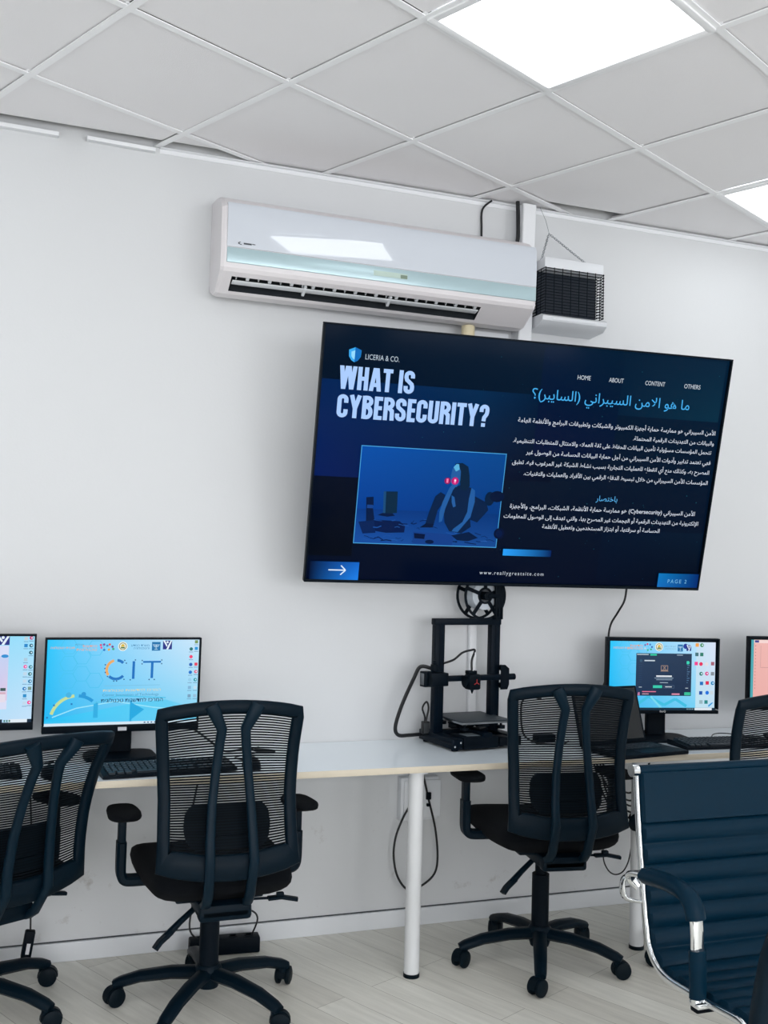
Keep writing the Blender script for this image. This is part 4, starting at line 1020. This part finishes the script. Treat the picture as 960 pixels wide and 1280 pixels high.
# ================================================================= MESH TASK CHAIRS
ZS = [.46, .53, .62, .72, .80, .88, .95, 1.03]; YS = [-.275, -.285, -.270, -.262, -.264, -.276, -.295, -.317]
def spl(z):
    i = 0
    while i < len(ZS)-2 and z > ZS[i+1]: i += 1
    p = [YS[max(i-1, 0)], YS[i], YS[i+1], YS[min(i+2, len(ZS)-1)]]
    t = min(max((z-ZS[i])/(ZS[i+1]-ZS[i]), 0), 1)
    return .5*((2*p[1]) + (p[2]-p[0])*t + (2*p[0]-5*p[1]+4*p[2]-p[3])*t*t + (3*p[1]-p[0]-3*p[2]+p[3])*t**3)
def half(z): return interp(z, [.5, .6, .72, .85, 1.0], [.222, .217, .216, .224, .238])
def bk(x, z, off=0): return Vector((x, spl(z)+.55*x*x+off, z))
def mesh_chair(base_yaw=0):
    t = thing('office_chair', 'x', 'chair')
    # backrest frame: one closed hoop, wide at the bottom rail
    zt, zb = .992, .520
    pts = []; sc_ = []
    for k in range(13):
        x = -1+2*k/12; pts.append(bk(x*(half(zt)-.02), zt+.022*(1-x*x)-.02)); sc_.append(1)
    side_r = [bk(half(z)-.0185, z) for z in [.955-.04*k for k in range(11)]]
    bot = []
    for k in range(13):
        x = 1-2*k/12; bot.append(bk(x*(half(zb)-.022), zb-.008-.026*(1-x*x)+.024))
    side_l = [bk(-half(z)+.0185, z) for z in [.555+.04*k for k in range(11)]]
    mb = MB()
    loop = pts + side_r + bot + side_l
    n = len(loop); rings = []
    for i in range(n):
        a, b2 = loop[i-1], loop[(i+1) % n]; tg_ = (b2-a).normalized()
        nv = Vector((-1.1*loop[i].x, 1, 0)).normalized(); nv = (nv-tg_*nv.dot(tg_)).normalized(); sd = tg_.cross(nv)
        inb = len(pts)+len(side_r) <= i < len(pts)+len(side_r)+len(bot)
        wdt = .040 if i < len(pts) else .078 if inb else .038
        thk = .024 if not inb else .028
        rings.append([loop[i]+sd*p+nv*q for p, q in rect(wdt, thk, .006)])
    mb.loft(rings, loop=True)
    fr = mb.build('backrest_frame', M_blk, t, 50)
    # woven mesh: fine horizontal bands with gaps one can look through
    mb = MB(); z = .545
    while z < .968:
        h = half(z)-.03; zz = z; top = z + .0049
        row0 = []; row1 = []
        for k in range(13):
            x = -h+2*h*k/12; lift = .022*(1-(x/h)**2)*max(0, (z-.75)/.22) - .02*(1-(x/h)**2)*max(0, (.65-z)/.12)
            row0.append(mb.bm.verts.new(bk(x, z+lift, .004))); row1.append(mb.bm.verts.new(bk(x, top+lift, .004)))
        for k in range(12): mb.bm.faces.new((row0[k], row0[k+1], row1[k+1], row1[k]))
        z += .0075
    mb.build('backrest_mesh', M_net, t, 60)
    for s in (-1, 1):
        mb = MB()
        P = [Vector((s*.073, spl(.985)-.013, .998)), Vector((s*.064, spl(.975)-.018, .980)), Vector((s*.037, spl(.925)-.022, .925)), Vector((s*.041, spl(.88)-.024, .885)), Vector((s*.050, spl(.8)-.026, .80)), Vector((s*.060, spl(.70)-.026, .70)), Vector((s*.066, spl(.6)-.026, .60)), Vector((s*.068, spl(.53)-.03, .53)), Vector((s*.066, -.295, .48)), Vector((s*.065, -.275, .43)), Vector((s*.065, -.245, .40)), Vector((s*.064, -.20, .385))]
        wd = [1.5, 1.45, 1.1, 1.0, .95, .95, 1.0, 1.05, 1.05, 1.05, 1.05, 1.05]
        mb.sweep(P, rect(.028, .022, .005), (1, 0, 0), scale=wd); mb.build('back_strut', M_blk2, t, 50)
    mb = MB()
    rows = []
    for zz in [.56+.0135*k for k in range(11)]:
        hwid = .135*(1-.25*abs((zz-.63)/.07)**3)
        rows.append((zz, hwid))
    for j in range(len(rows)-1):
        spans = [(-1, 1)]; d_ = .024 if j in (3, 6) else .030      # two grooves across the pad
        for a, b2 in spans:
            (z0, h0), (z1, h1) = rows[j], rows[j+1]; k = 8
            mb.loft([[bk(h0*x, z0, .022 if d_ > .025 else .027), bk(h0*x, z0, d_+.004), bk(h1*x, z1, d_+.004), bk(h1*x, z1, .022 if d_ > .025 else .027)] for x in (a+(b2-a)*q/k for q in range(k+1))])
    mb.build('lumbar_support', M_blk, t, 40)
    # seat: deep cushion with waterfall front on a shell
    mb = MB(); rings = []
    for k in range(15):
        u = k/14; y = -.235+.50*u; wd = (.245-.03*(1-u)**2)*(1-.10*max(0, (u-.8)/.2)**2); edge = min(1, u/.10, (1-u)/.10+.0); edge = math.sqrt(max(.02, 1-(1-edge)**2))
        zt_ = .495-.025*max(0, (u-.7)/.3)**2; zb_ = .392+.02*abs(2*u-1)**2
        ring_ = []
        for j in range(20):
            a = 2*PI*j/20; cx_, sx_ = math.cos(a), math.sin(a)
            X_ = wd*(.9+.1*edge)*math.copysign(abs(cx_)**.35, cx_); Zm = (zt_+zb_)/2; Zh = (zt_-zb_)/2*edge
            ring_.append((X_, y, Zm+Zh*math.copysign(abs(sx_)**(.55 if sx_ > 0 else .8), sx_)+.012*(X_/.245)**2))
        rings.append(ring_)
    mb.loft(rings); mb.build('seat', M_fab, t, 60)
    mb = MB(); mb.box((0, .0, .398), (.28, .30, .018), bev=.007); mb.build('seat_pan', M_blk, t)
    mb = MB(); mb.box((0, -.09, .382), (.165, .30, .05), bev=.014); mb.box((0, -.215, .375), (.165, .05, .042), bev=.012); mb.box((0, .0, .37), (.10, .14, .06), bev=.015); mb.build('tilt_mechanism', M_blk, t)
    for s in (-1, 1):
        mb = MB()
        if s > 0:
            mb.tube([(.05, -.10, .372), (.205, -.11, .370)], .0045, 8); mb.sweep([(.165, -.11, .370), (.21, -.11, .371), (.262, -.12, .362)], rect(.026, .011, .003), (0, 1, 0)); mb.box((.205, -.11, .380), (.024, .018, .014), bev=.003)
        else:
            mb.tube([(-.05, -.09, .37), (-.12, -.12, .325), (-.165, -.14, .292)], [.009, .010, .012], 8); mb.sweep([(-.15, -.135, .303), (-.185, -.15, .28), (-.20, -.155, .262)], rect(.034, .014, .004), (0, 1, 0))
        mb.build('lever', M_blk, t)
    for s in (-1, 1):
        arm = MB(); arm.sweep(smooth_path([(s*.14, .02, .425), (s*.25, .02, .425), (s*.280, .02, .430), (s*.290, .02, .447), (s*.292, .02, .48), (s*.292, .02, .55)], 4), rect(.058, .030, .008), (0, 1, 0))
        ao = arm.build('armrest', M_blk, t)
        a2 = MB(); a2.box((s*.292, .02, .585), (.024, .044, .12), bev=.005); a2.box((s*.303, .02, .53), (.01, .024, .02), bev=.003); a2.build('height_post', M_blk, ao)
        a3 = MB(); rr = []
        for k in range(11):
            u = k/10; y = -.105+.235*u; e = math.sqrt(max(.05, 1-abs(2*u-1)**4)); wd = (.057-.012*u)*e
            rr.append([(s*.292+wd*math.copysign(abs(math.cos(a))**.6, math.cos(a)), y, 0.648-.012*u*u+.017*e*math.copysign(abs(math.sin(a))**.7, math.sin(a))) for a in (2*PI*j/16 for j in range(16))])
        a3.loft(rr); a3.build('arm_pad', M_fab, ao, 60)
    mb = MB(); mb.cyl((0, 0, .10), (0, 0, .29), .032, n=22); mb.cyl((0, 0, .29), (0, 0, .385), .021, n=20); mb.build('gas_cylinder', M_dark, t)
    bs = MB(); bs.lathe([(.001, .065), (.034, .065), (.040, .085), (.045, .125), (.036, .138), (.001, .138)], 24)
    for k in range(5):
        a = 2*PI*k/5; d = Vector((math.cos(a), math.sin(a), 0)); sd = Vector((-math.sin(a), math.cos(a), 0))
        P = [d*.03+Vector((0, 0, .110)), d*.12+Vector((0, 0, .108)), d*.22+Vector((0, 0, .094)), d*.285+Vector((0, 0, .074)), d*.305+Vector((0, 0, .066))]
        bs.sweep(P, rect(.05, .036, .011), tuple(sd), scale=[1.05, 1, .92, .85, .72])
        bs.cyl(d*.290+Vector((0, 0, .040)), d*.290+Vector((0, 0, .075)), .016, n=14)
    bo = bs.build('star_base', M_blk, t, 45); bo.rotation_euler = (0, 0, base_yaw)
    for k in range(5):
        a = 2*PI*k/5; d = Vector((math.cos(a), math.sin(a), 0)); sw = a+.9*math.sin(3.1*k+1)
        cm = MB(Matrix.Translation(d*.290) @ Matrix.Rotation(sw, 4, 'Z') @ Matrix.Translation((.014, 0, 0)))
        for sd in (-1, 1):
            cm.lathe([(.001, -.010), (.021, -.010), (.0295, -.005), (.031, 0), (.0295, .007), (.020, .011), (.001, .011)], 24, Matrix.Translation((0, sd*.017, .031)) @ Matrix.Rotation(PI/2, 4, 'X'))
        cm.loft([[(.0335*math.cos(q), y, .031+.0335*math.sin(q)) for q in (R(-5+19*j) for j in range(11))] + [(.026*math.cos(q), y, .031+.026*math.sin(q)) for q in (R(-5+19*j) for j in range(10, -1, -1))] for y in (-.011, .011)])
        cm.cyl((-.014, 0, .034), (-.014, 0, .056), .013, n=12)
        cm.build('caster', M_rub, bo, 40)
    return t
BACK = ('backrest_frame', 'backrest_mesh', 'back_strut', 'lumbar_support')
def place(t, x, y, yaw, tilt, lift, base):
    t.location = (x, y, 0); t.rotation_euler = (0, 0, yaw)
    Tm = Matrix.Translation((0, -.1, .44)) @ Matrix.Rotation(tilt, 4, 'X') @ Matrix.Translation((0, .1, -.44))
    for ch in [o for o in bpy.data.objects if o.parent == t]:
        st = ch.name.split('.')[0]
        if st == 'star_base': ch.rotation_euler = (0, 0, base-yaw); continue
        m_ = Matrix.Translation((0, 0, lift))
        if st in BACK: m_ = m_ @ Tm
        if st == 'gas_cylinder': ch.scale = (1, 1, 1+lift/.385); continue
        ch.matrix_basis = m_
proto = mesh_chair()
GRP = 'black mesh office chairs at the desk'
chairs = [
 ('black mesh office chair standing upright in front of the sky blue CIT monitor', .659, 3.369, .009, -.101, -.004, R(18)),
 ('black mesh office chair with raised seat between the 3D printer and the laptop', 1.897, 3.389, -.145, -.011, .047, R(26)),
 ('black mesh office chair cut off at the left edge, its back leaning to the right', -.077, 3.515, .50, .245, -.013, R(-36)),
 ('black mesh office chair behind the ribbed leather chair at the right', 2.595, 3.275, .20, .03, .03, R(116)),
 ('black mesh office chair of which only a dark sliver shows at the lower right corner', 1.10, 1.37, .15, .03, .03, R(0)),
]
for k, (lb, *a) in enumerate(chairs):
    o = proto if k == 0 else copy_tree(proto)
    o['label'] = lb; place(o, *a)

# ================================================================= RIBBED LEATHER CHAIR
lc = thing('leather_chair', 'black ribbed leather swivel chair with chrome frame and padded arms in the right foreground', 'chair', (1.953, 2.25, 0), (0, 0, PI))
spine = smooth_path([(0, -.232, .899), (0, -.226, .83), (0, -.210, .70), (0, -.192, .58), (0, -.175, .49), (0, -.157, .43), (0, -.118, .392), (0, -.06, .378), (0, .05, .380), (0, .15, .386), (0, .215, .388), (0, .248, .372), (0, .256, .345)], 10)
L = [0]
for a, b2 in zip(spine, spine[1:]): L.append(L[-1]+(b2-a).length)
def sp_at(s):
    for i in range(len(L)-1):
        if s <= L[i+1]:
            t_ = (s-L[i])/(L[i+1]-L[i]); p = spine[i].lerp(spine[i+1], t_); tg_ = (spine[i+1]-spine[i]).normalized(); return p, tg_
    return spine[-1], (spine[-1]-spine[-2]).normalized()
mb = MB(); rings = []; N = 260; rib0, pitch = .150, .056
HW = .256
for k in range(N+1):
    s = L[-1]*k/N; p, tg_ = sp_at(s); nn = Vector((0, -tg_.z, tg_.y))  # front/up side
    if nn.y < 0 and nn.z < 0: nn = -nn
    if s < rib0 or s > L[-1]-.07: bump = 1.0
    else:
        ph = ((s-rib0) % pitch)/pitch; bump = math.sin(PI*ph)**.45 if 0 < ph < 1 else 0
    f_ = .003+.015*bump; b_ = .004+.006*bump
    ends = .25 if s < .01 or s > L[-1]-.008 else 1
    rg = []
    for x in [-HW, -HW+.006, -HW*.6, 0, HW*.6, HW-.006, HW]:
        e = .3 if abs(x) > HW-.003 else 1; rg.append(p+Vector((x, 0, 0))+nn*f_*e*ends)
    for x in [HW, HW-.006, HW*.6, 0, -HW*.6, -HW+.006, -HW]:
        e = .3 if abs(x) > HW-.003 else 1; rg.append(p+Vector((x, 0, 0))-nn*b_*e*ends)
    rings.append(rg)
mb.loft(rings); mb.build('leather_sling', M_leather, lc, 60)
for s in (-1, 1):
    mb = MB(); mb.sweep([p+Vector((s*.264, 0, -.002)) for p in spine[2:-2]], rect(.013, .020, .004), (1, 0, 0)); rl = mb.build('side_rail', M_chrome, lc, 50)
    mb = MB(); mb.lathe([(.001, 0), (.012, 0), (.017, .004), (.018, .012), (.018, .024), (.001, .024)], 22, Matrix.Translation((s*(.256), -.232, .895)) @ Matrix.Rotation(s*PI/2, 4, 'Y')); mb.build('end_cap', M_chrome, lc, 40)
mb = MB(); mb.cyl((-.254, -.232, .895), (.254, -.232, .895), .014, n=16); mb.build('top_roll', M_leather, lc)
for s in (-1, 1):
    x0 = s*.270
    path = smooth_path([(x0, -.20, .585), (x0+s*.022, -.205, .610), (x0+s*.030, -.17, .628), (x0+s*.030, -.10, .638), (x0+s*.028, -.03, .644), (x0+s*.026, .035, .640), (x0+s*.023, .068, .618), (x0+s*.020, .080, .575), (x0+s*.017, .081, .51), (x0+s*.013, .080, .44), (x0+s*.010, .076, .372)], 6)
    mb = MB(); mb.sweep(path, rect(.038, .016, .006), (1, 0, 0)); ar = mb.build('armrest', M_chrome, lc, 50)
    mb = MB(); mb.sweep([p for p in path if p.y > -.135 and p.z > .583], rect(.055, .040, .015), (1, 0, 0)); mb.build('arm_pad', M_leather, ar, 50)
    mb = MB(); mb.sweep([p for p in path if p.y > .05 and .388 < p.z < .512], rect(.048, .032, .012), (1, 0, 0)); mb.build('arm_sleeve', M_leather, ar, 50)
    mb = MB(); mb.sweep(smooth_path([(x0+s*.02, -.205, .612), (x0+s*.035, -.22, .60), (x0+s*.040, -.222, .57), (x0+s*.03, -.215, .545), (x0-s*.004, -.19, .54)], 5), rect(.024, .008, .003), (0, 1, .3)); mb.build('arm_bracket', M_chrome, ar, 50)
    mb = MB(); mb.box((x0+s*.004, .076, .372), (.040, .04, .014), bev=.004); mb.build('arm_foot', M_chrome, ar, 50)
mb = MB(); mb.box((0, .02, .335), (.50, .03, .02), bev=.004); mb.box((0, .0, .325), (.16, .2, .045), bev=.012); mb.build('tilt_mechanism', M_dark, lc)
mb = MB(); mb.cyl((0, 0, .09), (0, 0, .32), .027, n=22); mb.build('gas_cylinder', M_chrome, lc)
mb = MB(); mb.lathe([(.001, .06), (.035, .06), (.045, .12), (.036, .13), (.001, .13)], 24)
for k in range(5):
    a = 2*PI*k/5+.5; d = Vector((math.cos(a), math.sin(a), 0)); mb.sweep([d*.03+Vector((0, 0, .105)), d*.17+Vector((0, 0, .10)), d*.29+Vector((0, 0, .072))], rect(.042, .026, .007), (-math.sin(a), math.cos(a), 0), scale=[1.1, .95, .75]); mb.cyl(d*.275+Vector((0, 0, .04)), d*.275+Vector((0, 0, .08)), .012, n=12)
bo = mb.build('star_base', M_chrome, lc, 45)
for k in range(5):
    a = 2*PI*k/5+.5; d = Vector((math.cos(a), math.sin(a), 0)); cm = MB(Matrix.Translation(d*.275) @ Matrix.Rotation(a+.6*math.cos(2*k), 4, 'Z'))
    for s in (-1, 1): cm.lathe([(.001, -.009), (.018, -.009), (.026, -.004), (.026, .005), (.017, .009), (.001, .009)], 20, Matrix.Translation((.01, s*.015, .026)) @ Matrix.Rotation(PI/2, 4, 'X'))
    cm.box((0, 0, .036), (.03, .014, .03), bev=.005); cm.build('caster', M_rub, bo, 40)
